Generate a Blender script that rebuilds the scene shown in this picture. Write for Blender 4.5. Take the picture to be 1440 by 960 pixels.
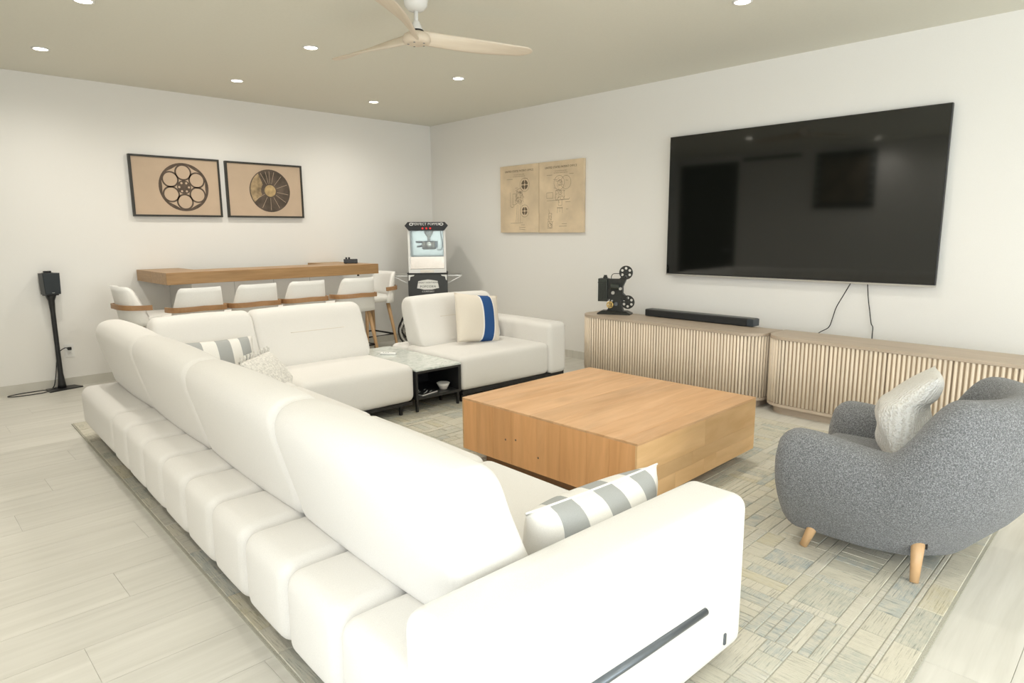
import bpy, bmesh, math, random
from mathutils import Vector, Matrix
from mathutils.geometry import tessellate_polygon

# ------------------------------------------------------------------ scene, camera, light
for o in list(bpy.data.objects):
    bpy.data.objects.remove(o)
scene = bpy.context.scene
COL = scene.collection
PI = math.pi
R = math.radians

CAM_H = 1.36            # camera height
XR, YB, ZC = 5.39, 7.0, 2.73   # TV wall, back wall, ceiling
XL, YF = -0.75, -4.2    # wall behind the long sofa, window wall behind the camera

yaw, pitch, roll, FPX = R(44.381), R(9.515), R(-0.4286), 911.57
fw = Vector((math.sin(yaw) * math.cos(pitch), math.cos(yaw) * math.cos(pitch), -math.sin(pitch)))
rt = fw.cross(Vector((0, 0, 1))).normalized()
up = rt.cross(fw)
rt, up = rt * math.cos(roll) + up * math.sin(roll), -rt * math.sin(roll) + up * math.cos(roll)
cd = bpy.data.cameras.new('camera')
cam = bpy.data.objects.new('camera', cd)
COL.objects.link(cam)
m = Matrix((rt, up, -fw)).transposed().to_4x4()
m.translation = (0, 0, CAM_H)
cam.matrix_world = m
cd.sensor_width = 36
cd.sensor_fit = 'HORIZONTAL'
cd.lens = 36 * FPX / 1440
cd.clip_start = 0.05
scene.camera = cam

w = bpy.data.worlds.new('sky')
scene.world = w
w.use_nodes = True
w.node_tree.nodes['Background'].inputs[0].default_value = (0.80, 0.90, 1.0, 1)
w.node_tree.nodes['Background'].inputs[1].default_value = 1.6


def area(name, loc, rot, sx, sy, power, col):
    d = bpy.data.lights.new(name, 'AREA')
    d.shape = 'RECTANGLE'
    d.size, d.size_y = sx, sy
    d.energy = power
    d.color = col
    o = bpy.data.objects.new(name, d)
    COL.objects.link(o)
    o.location = loc
    o.rotation_euler = rot
    return o


# daylight falling in through the two glazed walls behind the camera
area('window_daylight', (1.80, YF + 0.12, 1.22), (R(-90), 0, R(180)), 3.5, 2.2, 84, (0.95, 0.98, 1.0))
area('side_window_daylight', (XL + 0.12, -0.7, 1.22), (R(-90), 0, R(90)), 3.6, 2.2, 62, (0.96, 0.985, 1.0))

vs = scene.view_settings
vs.view_transform = 'Standard'
vs.look = 'None'
vs.exposure = 0.30
vs.gamma = 1.0
vs.use_curve_mapping = False


# ------------------------------------------------------------------ materials
MATS = {}


def nodemat(name):
    mt = bpy.data.materials.new(name)
    mt.use_nodes = True
    nt = mt.node_tree
    return mt, nt, nt.nodes['Principled BSDF']


def ramp(nt, fac, stops):
    n = nt.nodes.new('ShaderNodeValToRGB')
    el = n.color_ramp.elements
    while len(el) < len(stops):
        el.new(0.5)
    for e, (p, c) in zip(el, stops):
        e.position = p
        e.color = (*c, 1)
    nt.links.new(fac, n.inputs[0])
    return n.outputs[0]


def coords(nt, kind='Object', scale=(1, 1, 1), rnd=0.0, rot=(0, 0, 0)):
    tc = nt.nodes.new('ShaderNodeTexCoord')
    mp = nt.nodes.new('ShaderNodeMapping')
    mp.inputs['Scale'].default_value = scale
    mp.inputs['Rotation'].default_value = rot
    src = tc.outputs[kind]
    if rnd:
        oi = nt.nodes.new('ShaderNodeObjectInfo')
        ml = nt.nodes.new('ShaderNodeMath')
        ml.operation = 'MULTIPLY'
        ml.inputs[1].default_value = rnd
        nt.links.new(oi.outputs['Random'], ml.inputs[0])
        ad = nt.nodes.new('ShaderNodeVectorMath')
        ad.operation = 'ADD'
        nt.links.new(src, ad.inputs[0])
        nt.links.new(ml.outputs[0], ad.inputs[1])
        src = ad.outputs[0]
    nt.links.new(src, mp.inputs[0])
    return mp.outputs[0]


def noise(nt, vec, scale, detail=4, rough=0.5, dist=0.0):
    n = nt.nodes.new('ShaderNodeTexNoise')
    n.inputs['Scale'].default_value = scale
    n.inputs['Detail'].default_value = detail
    n.inputs['Roughness'].default_value = rough
    n.inputs['Distortion'].default_value = dist
    nt.links.new(vec, n.inputs['Vector'])
    return n.outputs[0]


def bump(nt, bsdf, h, strength, dist):
    b = nt.nodes.new('ShaderNodeBump')
    b.inputs['Strength'].default_value = strength
    b.inputs['Distance'].default_value = dist
    nt.links.new(h, b.inputs['Height'])
    nt.links.new(b.outputs[0], bsdf.inputs['Normal'])


def dark(c, k):
    return tuple(x * k for x in c)


def plain(name, col, rough=0.5, metal=0.0, nscale=40, var=0.04, bmp=0.0, bdist=0.002, sheen=0.0, spec=None, coat=0):
    if name in MATS:
        return MATS[name]
    mt, nt, b = nodemat(name)
    v = coords(nt)
    f = noise(nt, v, nscale)
    c = ramp(nt, f, [(0.3, dark(col, 1 - var)), (0.7, tuple(min(1, x * (1 + var)) for x in col))])
    nt.links.new(c, b.inputs['Base Color'])
    b.inputs['Roughness'].default_value = rough
    b.inputs['Metallic'].default_value = metal
    if spec is not None:
        b.inputs['Specular IOR Level'].default_value = spec
    if sheen:
        b.inputs['Sheen Weight'].default_value = sheen
    if coat:
        b.inputs['Coat Weight'].default_value = coat
    if bmp:
        bump(nt, b, f, bmp, bdist)
    MATS[name] = mt
    return mt


def wood(name, c0, c1, axis='X', rough=0.45, stretch=14, scale=2.2, rnd=7.0, tone=0.10, knots=False):
    """long streaky grain running along one axis, tone differing from board to board"""
    if name in MATS:
        return MATS[name]
    mt, nt, b = nodemat(name)
    s = {'X': (1, stretch, stretch), 'Y': (stretch, 1, stretch), 'Z': (stretch, stretch, 1)}[axis]
    v = coords(nt, scale=s, rnd=rnd)
    f = noise(nt, v, scale, 6, 0.6, 0.6)
    c = ramp(nt, f, [(0.25, c0), (0.5, tuple((a + d) / 2 for a, d in zip(c0, c1))), (0.75, c1)])
    v2 = coords(nt, scale=tuple(0.35 * (x if x == 1 else x * .45) for x in s), rnd=rnd * 2)
    f2 = noise(nt, v2, 3.0, 3, 0.5, 1.2)
    mx = nt.nodes.new('ShaderNodeMix')
    mx.data_type = 'RGBA'
    mx.blend_type = 'MULTIPLY'
    mx.inputs[0].default_value = 1
    nt.links.new(c, mx.inputs[6])
    g = ramp(nt, f2, [(0.3, (1 - tone * 1.6,) * 3), (0.55, (1, 1, 1)), (0.75, (1 - tone * .3, 1 - tone * .5, 1 - tone * .8))])
    nt.links.new(g, mx.inputs[7])
    oi = nt.nodes.new('ShaderNodeObjectInfo')
    hs = nt.nodes.new('ShaderNodeHueSaturation')
    mr = nt.nodes.new('ShaderNodeMapRange')
    mr.inputs[3].default_value = 1 - tone
    mr.inputs[4].default_value = 1 + tone
    nt.links.new(oi.outputs['Random'], mr.inputs[0])
    nt.links.new(mr.outputs[0], hs.inputs['Value'])
    nt.links.new(mx.outputs[2], hs.inputs['Color'])
    nt.links.new(hs.outputs[0], b.inputs['Base Color'])
    b.inputs['Roughness'].default_value = rough
    bump(nt, b, f, 0.15, 0.002)
    MATS[name] = mt
    return mt


def fabric(name, c, nscale=350, bmp=0.25, bdist=0.002, var=0.05, big=0.0):
    if name in MATS:
        return MATS[name]
    mt, nt, b = nodemat(name)
    v = coords(nt)
    f = noise(nt, v, nscale, 3, 0.7)
    col = ramp(nt, f, [(0.3, dark(c, 1 - var)), (0.7, tuple(min(1, x * (1 + var)) for x in c))])
    nt.links.new(col, b.inputs['Base Color'])
    b.inputs['Roughness'].default_value = 0.92
    b.inputs['Specular IOR Level'].default_value = 0.2
    b.inputs['Sheen Weight'].default_value = 0.15
    bump(nt, b, f, bmp, bdist)
    MATS[name] = mt
    return mt


def stripes(name, cols, edges, axis=0, scale=1.0):
    """woven stripes across one local axis, in metres from the cushion's middle"""
    mt, nt, b = nodemat(name)
    tc = nt.nodes.new('ShaderNodeTexCoord')
    sp = nt.nodes.new('ShaderNodeSeparateXYZ')
    nt.links.new(tc.outputs['Object'], sp.inputs[0])
    mr = nt.nodes.new('ShaderNodeMapRange')
    mr.inputs[1].default_value = -0.5
    mr.inputs[2].default_value = 0.5
    nt.links.new(sp.outputs[axis], mr.inputs[0])
    n = nt.nodes.new('ShaderNodeValToRGB')
    n.color_ramp.interpolation = 'CONSTANT'
    el = n.color_ramp.elements
    while len(el) < len(cols):
        el.new(0.5)
    for e, p, c in zip(el, [-0.5] + edges, cols):
        e.position = p + 0.5
        e.color = (*c, 1)
    nt.links.new(mr.outputs[0], n.inputs[0])
    f = noise(nt, coords(nt), 380, 3, 0.7)
    mx = nt.nodes.new('ShaderNodeMix')
    mx.data_type = 'RGBA'
    mx.blend_type = 'MULTIPLY'
    mx.inputs[0].default_value = 1
    nt.links.new(n.outputs[0], mx.inputs[6])
    nt.links.new(ramp(nt, f, [(0.3, (.9, .9, .9)), (0.7, (1, 1, 1))]), mx.inputs[7])
    nt.links.new(mx.outputs[2], b.inputs['Base Color'])
    b.inputs['Roughness'].default_value = 0.9
    bump(nt, b, f, 0.25, 0.002)
    return mt


def emit(name, col, s):
    mt, nt, b = nodemat(name)
    b.inputs['Base Color'].default_value = (*col, 1)
    b.inputs['Emission Color'].default_value = (*col, 1)
    b.inputs['Emission Strength'].default_value = s
    return mt


def glass(name, col, gl=0.12):
    mt, nt, b = nodemat(name)
    nt.nodes.remove(b)
    out = nt.nodes['Material Output']
    t = nt.nodes.new('ShaderNodeBsdfTransparent')
    t.inputs[0].default_value = (*col, 1)
    g = nt.nodes.new('ShaderNodeBsdfGlossy')
    g.inputs['Roughness'].default_value = 0.03
    mx = nt.nodes.new('ShaderNodeMixShader')
    lw = nt.nodes.new('ShaderNodeFresnel')
    lw.inputs[0].default_value = 1.45
    nt.links.new(lw.outputs[0], mx.inputs[0])
    nt.links.new(t.outputs[0], mx.inputs[1])
    nt.links.new(g.outputs[0], mx.inputs[2])
    nt.links.new(mx.outputs[0], out.inputs[0])
    return mt


M_WALL = plain('wall_paint', (0.87, 0.855, 0.815), 0.75, nscale=180, var=0.012, bmp=0.05, bdist=0.001)
M_CEIL = plain('ceiling_paint', (0.79, 0.775, 0.68), 0.85, nscale=60, var=0.012)
M_WHITE = plain('white_gloss', (0.82, 0.82, 0.80), 0.25, var=0.01)
M_TRIM = plain('white_trim', (0.86, 0.86, 0.84), 0.4, var=0.01)
M_BLACK = plain('black_metal', (0.012, 0.012, 0.013), 0.45, var=0.2)
M_BLACKM = plain('black_satin', (0.02, 0.021, 0.022), 0.35, var=0.15)
M_CABLE = plain('cable_black', (0.018, 0.018, 0.018), 0.5)
M_GREYM = plain('grey_metal', (0.16, 0.18, 0.20), 0.35, metal=0.6)
M_STEEL = plain('steel', (0.62, 0.62, 0.60), 0.28, metal=0.9)
M_BRASS = plain('brass', (0.62, 0.45, 0.18), 0.35, metal=0.9)
M_SOFA = fabric('white_sofa_fabric', (0.77, 0.75, 0.71))
M_SEAM = fabric('sofa_stitching', (0.70, 0.64, 0.55))
M_CHAIR_W = fabric('white_stool_leather', (0.88, 0.87, 0.83), 220, 0.1)
M_OAK = wood('bar_oak', (0.30, 0.165, 0.065), (0.46, 0.28, 0.125), 'X', 0.4, 16, 2.5, tone=0.06)
M_OAKY = wood('bar_oak_return', (0.30, 0.165, 0.065), (0.46, 0.28, 0.125), 'Y', 0.4, 16, 2.5, tone=0.06)
M_WALNUT = wood('stool_wood', (0.33, 0.17, 0.07), (0.50, 0.29, 0.14), 'X', 0.4, 5, 3, tone=0.05)
M_LEGW = wood('leg_beech', (0.55, 0.33, 0.16), (0.70, 0.46, 0.25), 'Z', 0.4, 8, 3, tone=0.05)
M_TT = wood('table_top_wood', (0.55, 0.305, 0.14), (0.75, 0.47, 0.26), 'X', 0.42, 9, 1.5, tone=0.10)
M_TSZ = wood('table_side_wood', (0.64, 0.32, 0.125), (0.84, 0.46, 0.205), 'Z', 0.45, 10, 1.6, tone=0.07)
M_TSX = wood('table_end_wood', (0.58, 0.345, 0.15), (0.76, 0.50, 0.26), 'X', 0.45, 5, 1.8, tone=0.10)
M_CABT = wood('cabinet_top_wood', (0.47, 0.38, 0.29), (0.58, 0.48, 0.38), 'Y', 0.5, 16, 2.2, tone=0.04)
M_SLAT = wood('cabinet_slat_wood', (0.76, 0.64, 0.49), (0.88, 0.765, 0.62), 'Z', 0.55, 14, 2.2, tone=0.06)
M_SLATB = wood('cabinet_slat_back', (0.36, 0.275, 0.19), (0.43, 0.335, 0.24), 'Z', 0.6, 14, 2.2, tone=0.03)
M_FAN = wood('fan_blade_wood', (0.72, 0.62, 0.49), (0.82, 0.73, 0.60), 'X', 0.5, 14, 2.5, tone=0.04)
M_DOORW = wood('dark_door_wood', (0.020, 0.016, 0.013), (0.035, 0.028, 0.022), 'Z', 0.5, 12, 2)
M_CANVAS_T = plain('print_tan', (0.56, 0.43, 0.31), 0.8, nscale=3, var=0.07)
M_PATENT = plain('parchment_print', (0.72, 0.58, 0.40), 0.85, nscale=5, var=0.12)
M_INK = plain('brown_ink', (0.16, 0.12, 0.08), 0.9)
M_INKF = plain('faint_ink', (0.34, 0.265, 0.18), 0.9)
M_REEL = plain('reel_print', (0.10, 0.072, 0.052), 0.8, nscale=20, var=0.25)
M_REEL2 = plain('tin_print', (0.10, 0.075, 0.055), 0.8, nscale=9, var=0.45)
M_REELG = plain('tin_gold_print', (0.48, 0.345, 0.17), 0.8, nscale=25, var=0.25)
M_FRAME = plain('picture_frame_black', (0.03, 0.028, 0.022), 0.5)
M_BLUE = fabric('blue_velvet', (0.018, 0.085, 0.27), 90, 0.15, 0.003, var=0.18)
M_CREAM = fabric('cream_cotton', (0.84, 0.77, 0.66))
M_KNIT = None
M_TASSEL = fabric('grey_white_weave', (0.74, 0.72, 0.67), 70, 0.8, 0.005, var=0.25)
M_RED = emit('red_lettering', (0.75, 0.03, 0.03), 0.25)
M_LAMP = emit('downlight_glow', (1.0, 0.93, 0.78), 14)
M_SIGN_W = plain('white_lettering', (0.85, 0.85, 0.82), 0.6)
M_POPBLACK = plain('cart_panel_black', (0.045, 0.047, 0.048), 0.5)
M_GLASS = glass('clear_glass', (0.93, 0.96, 0.95))
M_CERAMIC = plain('white_ceramic', (0.82, 0.80, 0.75), 0.3)
M_PAPER = plain('paper', (0.72, 0.72, 0.70), 0.7)


def boucle():
    mt, nt, b = nodemat('grey_boucle')
    v = coords(nt)
    f = noise(nt, v, 190, 2, 0.7)
    f2 = noise(nt, v, 360, 2, 0.6)
    ad = nt.nodes.new('ShaderNodeMath')
    nt.links.new(f, ad.inputs[0])
    nt.links.new(f2, ad.inputs[1])
    ad.operation = 'ADD'
    c = ramp(nt, ad.outputs[0], [(0.36, (0.055, 0.056, 0.058)), (0.5, (0.145, 0.147, 0.15)), (0.66, (0.36, 0.365, 0.37))])
    ml = nt.nodes.new('ShaderNodeMath')
    ml.operation = 'MULTIPLY'
    ml.inputs[1].default_value = 0.5
    nt.links.new(ad.outputs[0], ml.inputs[0])
    c = ramp(nt, ml.outputs[0], [(0.38, (0.085, 0.087, 0.09)), (0.5, (0.165, 0.168, 0.172)), (0.62, (0.335, 0.34, 0.345))])
    nt.links.new(c, b.inputs['Base Color'])
    b.inputs['Roughness'].default_value = 0.95
    b.inputs['Sheen Weight'].default_value = 0.2
    bump(nt, b, ml.outputs[0], 0.7, 0.006)
    return mt


M_BOUCLE = boucle()


def knit():
    mt, nt, b = nodemat('chunky_knit_wool')
    v = coords(nt)
    wv = nt.nodes.new('ShaderNodeTexWave')
    wv.wave_type = 'BANDS'
    wv.bands_direction = 'X'
    wv.inputs['Scale'].default_value = 26
    wv.inputs['Distortion'].default_value = 5
    wv.inputs['Detail'].default_value = 2
    wv.inputs['Detail Scale'].default_value = 3
    nt.links.new(v, wv.inputs['Vector'])
    f = noise(nt, v, 160, 3, 0.7)
    ad = nt.nodes.new('ShaderNodeMath')
    ad.operation = 'MULTIPLY_ADD'
    ad.inputs[1].default_value = 0.45
    nt.links.new(wv.outputs[1], ad.inputs[0])
    nt.links.new(f, ad.inputs[2])
    c = ramp(nt, ad.outputs[0], [(0.25, (0.62, 0.575, 0.50)), (0.65, (0.86, 0.835, 0.775)), (1.0, (0.92, 0.90, 0.85))])
    nt.links.new(c, b.inputs['Base Color'])
    b.inputs['Roughness'].default_value = 0.95
    bump(nt, b, ad.outputs[0], 0.8, 0.012)
    return mt


M_KNIT = knit()


def marble():
    mt, nt, b = nodemat('pale_marble')
    v = coords(nt, scale=(1, 2.2, 1), rot=(0, 0, 0.5))
    f = noise(nt, v, 3.2, 8, 0.62, 1.6)
    c = ramp(nt, f, [(0.36, (0.62, 0.66, 0.62)), (0.47, (0.74, 0.77, 0.73)), (0.52, (0.50, 0.55, 0.51)), (0.58, (0.76, 0.79, 0.75))])
    nt.links.new(c, b.inputs['Base Color'])
    b.inputs['Roughness'].default_value = 0.12
    return mt


M_MARBLE = marble()


def screen():
    mt, nt, b = nodemat('tv_glass')
    f = noise(nt, coords(nt), 2, 2)
    nt.links.new(ramp(nt, f, [(0, (0.004, 0.005, 0.004)), (1, (0.006, 0.007, 0.006))]), b.inputs['Base Color'])
    b.inputs['Roughness'].default_value = 0.06
    b.inputs['IOR'].default_value = 1.62
    return mt


M_SCREEN = screen()


def rugmat():
    mt, nt, b = nodemat('carved_rug_wool')
    at = nt.nodes.new('ShaderNodeAttribute')
    at.attribute_name = 'pile'
    v = coords(nt)
    f = noise(nt, v, 28, 5, 0.7)
    f2 = noise(nt, v, 260, 2, 0.6)
    # irregular yarn tones: each block drifts between its own colour and the ground
    mx = nt.nodes.new('ShaderNodeMix')
    mx.data_type = 'RGBA'
    # fine yarn hatching, lengthwise in some blocks and crosswise in others
    hx = noise(nt, coords(nt, scale=(3, 70, 1)), 3.0, 4, 0.7)
    hy = noise(nt, coords(nt, scale=(70, 3, 1)), 3.0, 4, 0.7)
    hm = nt.nodes.new('ShaderNodeMix')
    nt.links.new(at.outputs['Alpha'], hm.inputs[0])
    nt.links.new(hx, hm.inputs[2])
    nt.links.new(hy, hm.inputs[3])
    sm = nt.nodes.new('ShaderNodeMath')
    sm.operation = 'MULTIPLY_ADD'
    sm.inputs[1].default_value = 0.55
    nt.links.new(f, sm.inputs[0])
    h2 = nt.nodes.new('ShaderNodeMath')
    h2.operation = 'MULTIPLY'
    h2.inputs[1].default_value = 0.45
    nt.links.new(hm.outputs[0], h2.inputs[0])
    nt.links.new(h2.outputs[0], sm.inputs[2])
    g = ramp(nt, sm.outputs[0], [(0.40, (0, 0, 0)), (0.58, (0.85, 0.85, 0.85))])
    nt.links.new(g, mx.inputs[0])
    nt.links.new(at.outputs['Color'], mx.inputs[6])
    mx.inputs[7].default_value = (0.62, 0.585, 0.49, 1)
    m2 = nt.nodes.new('ShaderNodeMix')
    m2.data_type = 'RGBA'
    m2.blend_type = 'MULTIPLY'
    m2.inputs[0].default_value = 1
    nt.links.new(mx.outputs[2], m2.inputs[6])
    nt.links.new(ramp(nt, hm.outputs[0], [(0.33, (0.52, 0.53, 0.52)), (0.45, (0.93, 0.93, 0.92)), (0.7, (1, 1, 1))]), m2.inputs[7])
    nt.links.new(m2.outputs[2], b.inputs['Base Color'])
    b.inputs['Roughness'].default_value = 0.97
    b.inputs['Specular IOR Level'].default_value = 0.1
    bump(nt, b, f2, 0.5, 0.004)
    return mt


M_RUG = rugmat()


def floormat():
    mt, nt, b = nodemat('wood_look_porcelain')
    v = coords(nt, scale=(1, 16, 1), rnd=9.0)
    f = noise(nt, v, 1.3, 6, 0.6, 0.4)
    c = ramp(nt, f, [(0.25, (0.57, 0.55, 0.485)), (0.5, (0.645, 0.625, 0.56)), (0.75, (0.71, 0.69, 0.625))])
    oi = nt.nodes.new('ShaderNodeObjectInfo')
    hs = nt.nodes.new('ShaderNodeHueSaturation')
    mr = nt.nodes.new('ShaderNodeMapRange')
    mr.inputs[3].default_value = 0.97
    mr.inputs[4].default_value = 1.03
    nt.links.new(oi.outputs['Random'], mr.inputs[0])
    nt.links.new(mr.outputs[0], hs.inputs['Value'])
    nt.links.new(c, hs.inputs['Color'])
    nt.links.new(hs.outputs[0], b.inputs['Base Color'])
    b.inputs['Roughness'].default_value = 0.42
    bump(nt, b, f, 0.08, 0.001)
    return mt


M_FLOOR = floormat()
M_GROUT = plain('grout', (0.58, 0.56, 0.50), 0.9)


# ------------------------------------------------------------------ mesh helpers
def link(name, me, mat, parent=None, smooth=False, loc=None, rot=None):
    o = bpy.data.objects.new(name, me)
    COL.objects.link(o)
    if mat and not me.materials:
        me.materials.append(mat)
    if smooth:
        for p in me.polygons:
            p.use_smooth = True
    if parent:
        o.parent = parent
    if loc:
        o.location = loc
    if rot:
        o.rotation_euler = rot
    return o


def mesh(verts, faces, name='m'):
    me = bpy.data.meshes.new(name)
    me.from_pydata([tuple(v) for v in verts], [], faces)
    me.update()
    bm = bmesh.new()
    bm.from_mesh(me)
    bmesh.ops.recalc_face_normals(bm, faces=bm.faces)
    bm.to_mesh(me)
    bm.free()
    return me


def raw(verts, faces, name='m'):
    me = bpy.data.meshes.new(name)
    me.from_pydata([tuple(v) for v in verts], [], faces)
    me.update()
    return me


def box_me(x0, x1, y0, y1, z0, z1, bev=0.0, seg=2):
    bm = bmesh.new()
    bmesh.ops.create_cube(bm, size=1)
    for v in bm.verts:
        v.co = ((x0 + x1) / 2 + v.co.x * (x1 - x0), (y0 + y1) / 2 + v.co.y * (y1 - y0), (z0 + z1) / 2 + v.co.z * (z1 - z0))
    if bev:
        bmesh.ops.bevel(bm, geom=bm.edges[:], offset=bev, segments=seg, affect='EDGES', profile=0.5)
    me = bpy.data.meshes.new('box')
    bm.to_mesh(me)
    bm.free()
    return me


def box(name, x0, x1, y0, y1, z0, z1, mat, parent=None, bev=0.0, seg=2, loc=None, rot=None):
    return link(name, box_me(x0, x1, y0, y1, z0, z1, bev, seg), mat, parent, False, loc, rot)


def boxes_me(lst, bev=0.0):
    bm = bmesh.new()
    for (x0, x1, y0, y1, z0, z1) in lst:
        r = bmesh.ops.create_cube(bm, size=1)
        for v in r['verts']:
            v.co = ((x0 + x1) / 2 + v.co.x * (x1 - x0), (y0 + y1) / 2 + v.co.y * (y1 - y0), (z0 + z1) / 2 + v.co.z * (z1 - z0))
    if bev:
        bmesh.ops.bevel(bm, geom=bm.edges[:], offset=bev, segments=1, affect='EDGES')
    me = bpy.data.meshes.new('boxes')
    bm.to_mesh(me)
    bm.free()
    return me


def steps(n, r, half):
    """positions from -half to half, crowded in the two rounded ends"""
    out = []
    k = 5
    for i in range(k):
        out.append(-half + r * (1 - math.cos(i / k * PI / 2)))
    for i in range(n + 1):
        out.append(-half + r + (2 * half - 2 * r) * i / n)
    for i in range(k - 1, -1, -1):
        out.append(half - r * (1 - math.cos(i / k * PI / 2)))
    return out


def soft_me(x0, x1, y0, y1, z0, z1, r=0.05, n=6, puff=(0, 0, 0), fn=None):
    """upholstered block: rounded edges, faces swelling by puff metres at their middle"""
    c = Vector(((x0 + x1) / 2, (y0 + y1) / 2, (z0 + z1) / 2))
    h = Vector(((x1 - x0) / 2, (y1 - y0) / 2, (z1 - z0) / 2))
    r = min(r, min(h) * 0.98)
    S = [steps(n, r, h[i]) for i in range(3)]
    verts, faces, idx = [], [], {}

    def vid(i, j, k):
        key = (i, j, k)
        if key in idx:
            return idx[key]
        p = Vector((S[0][i], S[1][j], S[2][k]))
        q = Vector([max(-(h[a] - r), min(h[a] - r, p[a])) for a in range(3)])
        d = p - q
        if d.length > 1e-9:
            p = q + d.normalized() * r
        t = [p[a] / h[a] for a in range(3)]
        for a in range(3):
            b, e = (a + 1) % 3, (a + 2) % 3
            if puff[a]:
                p[a] += puff[a] * t[a] * (1 - t[b] ** 2) * (1 - t[e] ** 2)
        p += c
        if fn:
            p = Vector(fn(p))
        idx[key] = len(verts)
        verts.append(p)
        return idx[key]

    N = len(S[0]) - 1
    for a in range(N):
        for b in range(N):
            for k, fl in ((0, 0), (N, 1)):
                for ax in range(3):
                    q = []
                    for (i, j) in ((a, b), (a + 1, b), (a + 1, b + 1), (a, b + 1)):
                        ix = [0, 0, 0]
                        ix[ax] = k
                        ix[(ax + 1) % 3] = i
                        ix[(ax + 2) % 3] = j
                        q.append(vid(*ix))
                    faces.append(q if fl else q[::-1])
    return raw(verts, faces)


def soft(name, x0, x1, y0, y1, z0, z1, mat, parent=None, r=0.05, n=6, puff=(0, 0, 0), fn=None):
    return link(name, soft_me(x0, x1, y0, y1, z0, z1, r, n, puff, fn), mat, parent, True)


def smooth_path(pts, sub=6, closed=False):
    P = [Vector(p) for p in pts]
    n = len(P)
    out = []
    rng = n if closed else n - 1
    for i in range(rng):
        p0 = P[(i - 1) % n] if closed or i > 0 else P[0]
        p1, p2 = P[i], P[(i + 1) % n]
        p3 = P[(i + 2) % n] if closed or i + 2 < n else P[-1]
        for k in range(sub):
            t = k / sub
            out.append(0.5 * ((2 * p1) + (p2 - p0) * t + (2 * p0 - 5 * p1 + 4 * p2 - p3) * t * t + (3 * p1 - p0 - 3 * p2 + p3) * t ** 3))
    if not closed:
        out.append(P[-1])
    return out


def tube_me(pts, r, seg=8, closed=False, r1=None):
    P = [Vector(p) for p in pts]
    n = len(P)
    verts, faces = [], []
    prev = None
    for i, p in enumerate(P):
        a = P[(i - 1) % n] if closed or i > 0 else p
        b = P[(i + 1) % n] if closed or i < n - 1 else p
        t = (b - a).normalized()
        if prev is None:
            ref = Vector((0, 0, 1)) if abs(t.z) < 0.9 else Vector((1, 0, 0))
            u = t.cross(ref).normalized()
        else:
            u = (prev - t * prev.dot(t)).normalized()
        prev = u
        v = t.cross(u)
        rr = r if r1 is None else r + (r1 - r) * i / (n - 1)
        for k in range(seg):
            an = 2 * PI * k / seg
            verts.append(p + (u * math.cos(an) + v * math.sin(an)) * rr)
    for i in range(n if closed else n - 1):
        j = (i + 1) % n
        for k in range(seg):
            l = (k + 1) % seg
            faces.append((i * seg + k, i * seg + l, j * seg + l, j * seg + k))
    if not closed:
        faces.append(tuple(range(seg))[::-1])
        faces.append(tuple(range((n - 1) * seg, n * seg)))
    return mesh(verts, faces)


def tube(name, pts, r, mat, parent=None, seg=8, closed=False, r1=None):
    return link(name, tube_me(pts, r, seg, closed, r1), mat, parent, True)


def lathe_me(prof, seg=24, cx=0, cy=0):
    verts, faces = [], []
    for (r, z) in prof:
        for k in range(seg):
            a = 2 * PI * k / seg
            verts.append((cx + r * math.cos(a), cy + r * math.sin(a), z))
    n = len(prof)
    for i in range(n - 1):
        for k in range(seg):
            l = (k + 1) % seg
            faces.append((i * seg + k, i * seg + l, (i + 1) * seg + l, (i + 1) * seg + k))
    faces.append(tuple(range(seg))[::-1])
    faces.append(tuple(range((n - 1) * seg, n * seg)))
    return mesh(verts, faces)


def lathe(name, prof, mat, parent=None, seg=24, cx=0, cy=0, smooth=True):
    return link(name, lathe_me(prof, seg, cx, cy), mat, parent, smooth)


def circ(cx, cy, r, n=24, a0=0):
    return [(cx + r * math.cos(a0 + 2 * PI * k / n), cy + r * math.sin(a0 + 2 * PI * k / n)) for k in range(n)]


def plate_me(loops, d0, d1, to3):
    """flat plate with holes: loops[0] outline, others holes; to3(a, b, d) places it"""
    polys = [[Vector((a, b, 0)) for a, b in lp] for lp in loops]
    tris = tessellate_polygon(polys)
    flat = [p for lp in loops for p in lp]
    n = len(flat)
    verts = [to3(a, b, d0) for a, b in flat] + [to3(a, b, d1) for a, b in flat]
    faces = [tuple(t) for t in tris] + [tuple(i + n for i in t)[::-1] for t in tris]
    base = 0
    for lp in loops:
        k = len(lp)
        for i in range(k):
            j = (i + 1) % k
            faces.append((base + i, base + j, base + j + n, base + i + n))
        base += k
    return mesh(verts, faces)


def text_me(s, size, extr=0.0005, align='CENTER', spacing=1.0):
    cu = bpy.data.curves.new('t', 'FONT')
    cu.body = s
    cu.size = size
    cu.extrude = extr
    cu.align_x = align
    cu.align_y = 'CENTER'
    cu.space_character = spacing
    cu.resolution_u = 2
    o = bpy.data.objects.new('t', cu)
    COL.objects.link(o)
    bpy.context.view_layer.update()
    me = bpy.data.meshes.new_from_object(o)
    bpy.data.objects.remove(o)
    bpy.data.curves.remove(cu)
    return me


def thing(name, label, cat, loc=(0, 0, 0), rz=0.0, group=None):
    o = bpy.data.objects.new(name, None)
    o.empty_display_size = 0.1
    COL.objects.link(o)
    o.location = loc
    o.rotation_euler = (0, 0, rz)
    return tag(o, label, cat, group)


def tag(o, label, cat, group=None):
    o['label'] = label
    o['category'] = cat
    if group:
        o['group'] = group
    return o


def struct(o):
    o['kind'] = 'structure'
    return o


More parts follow.
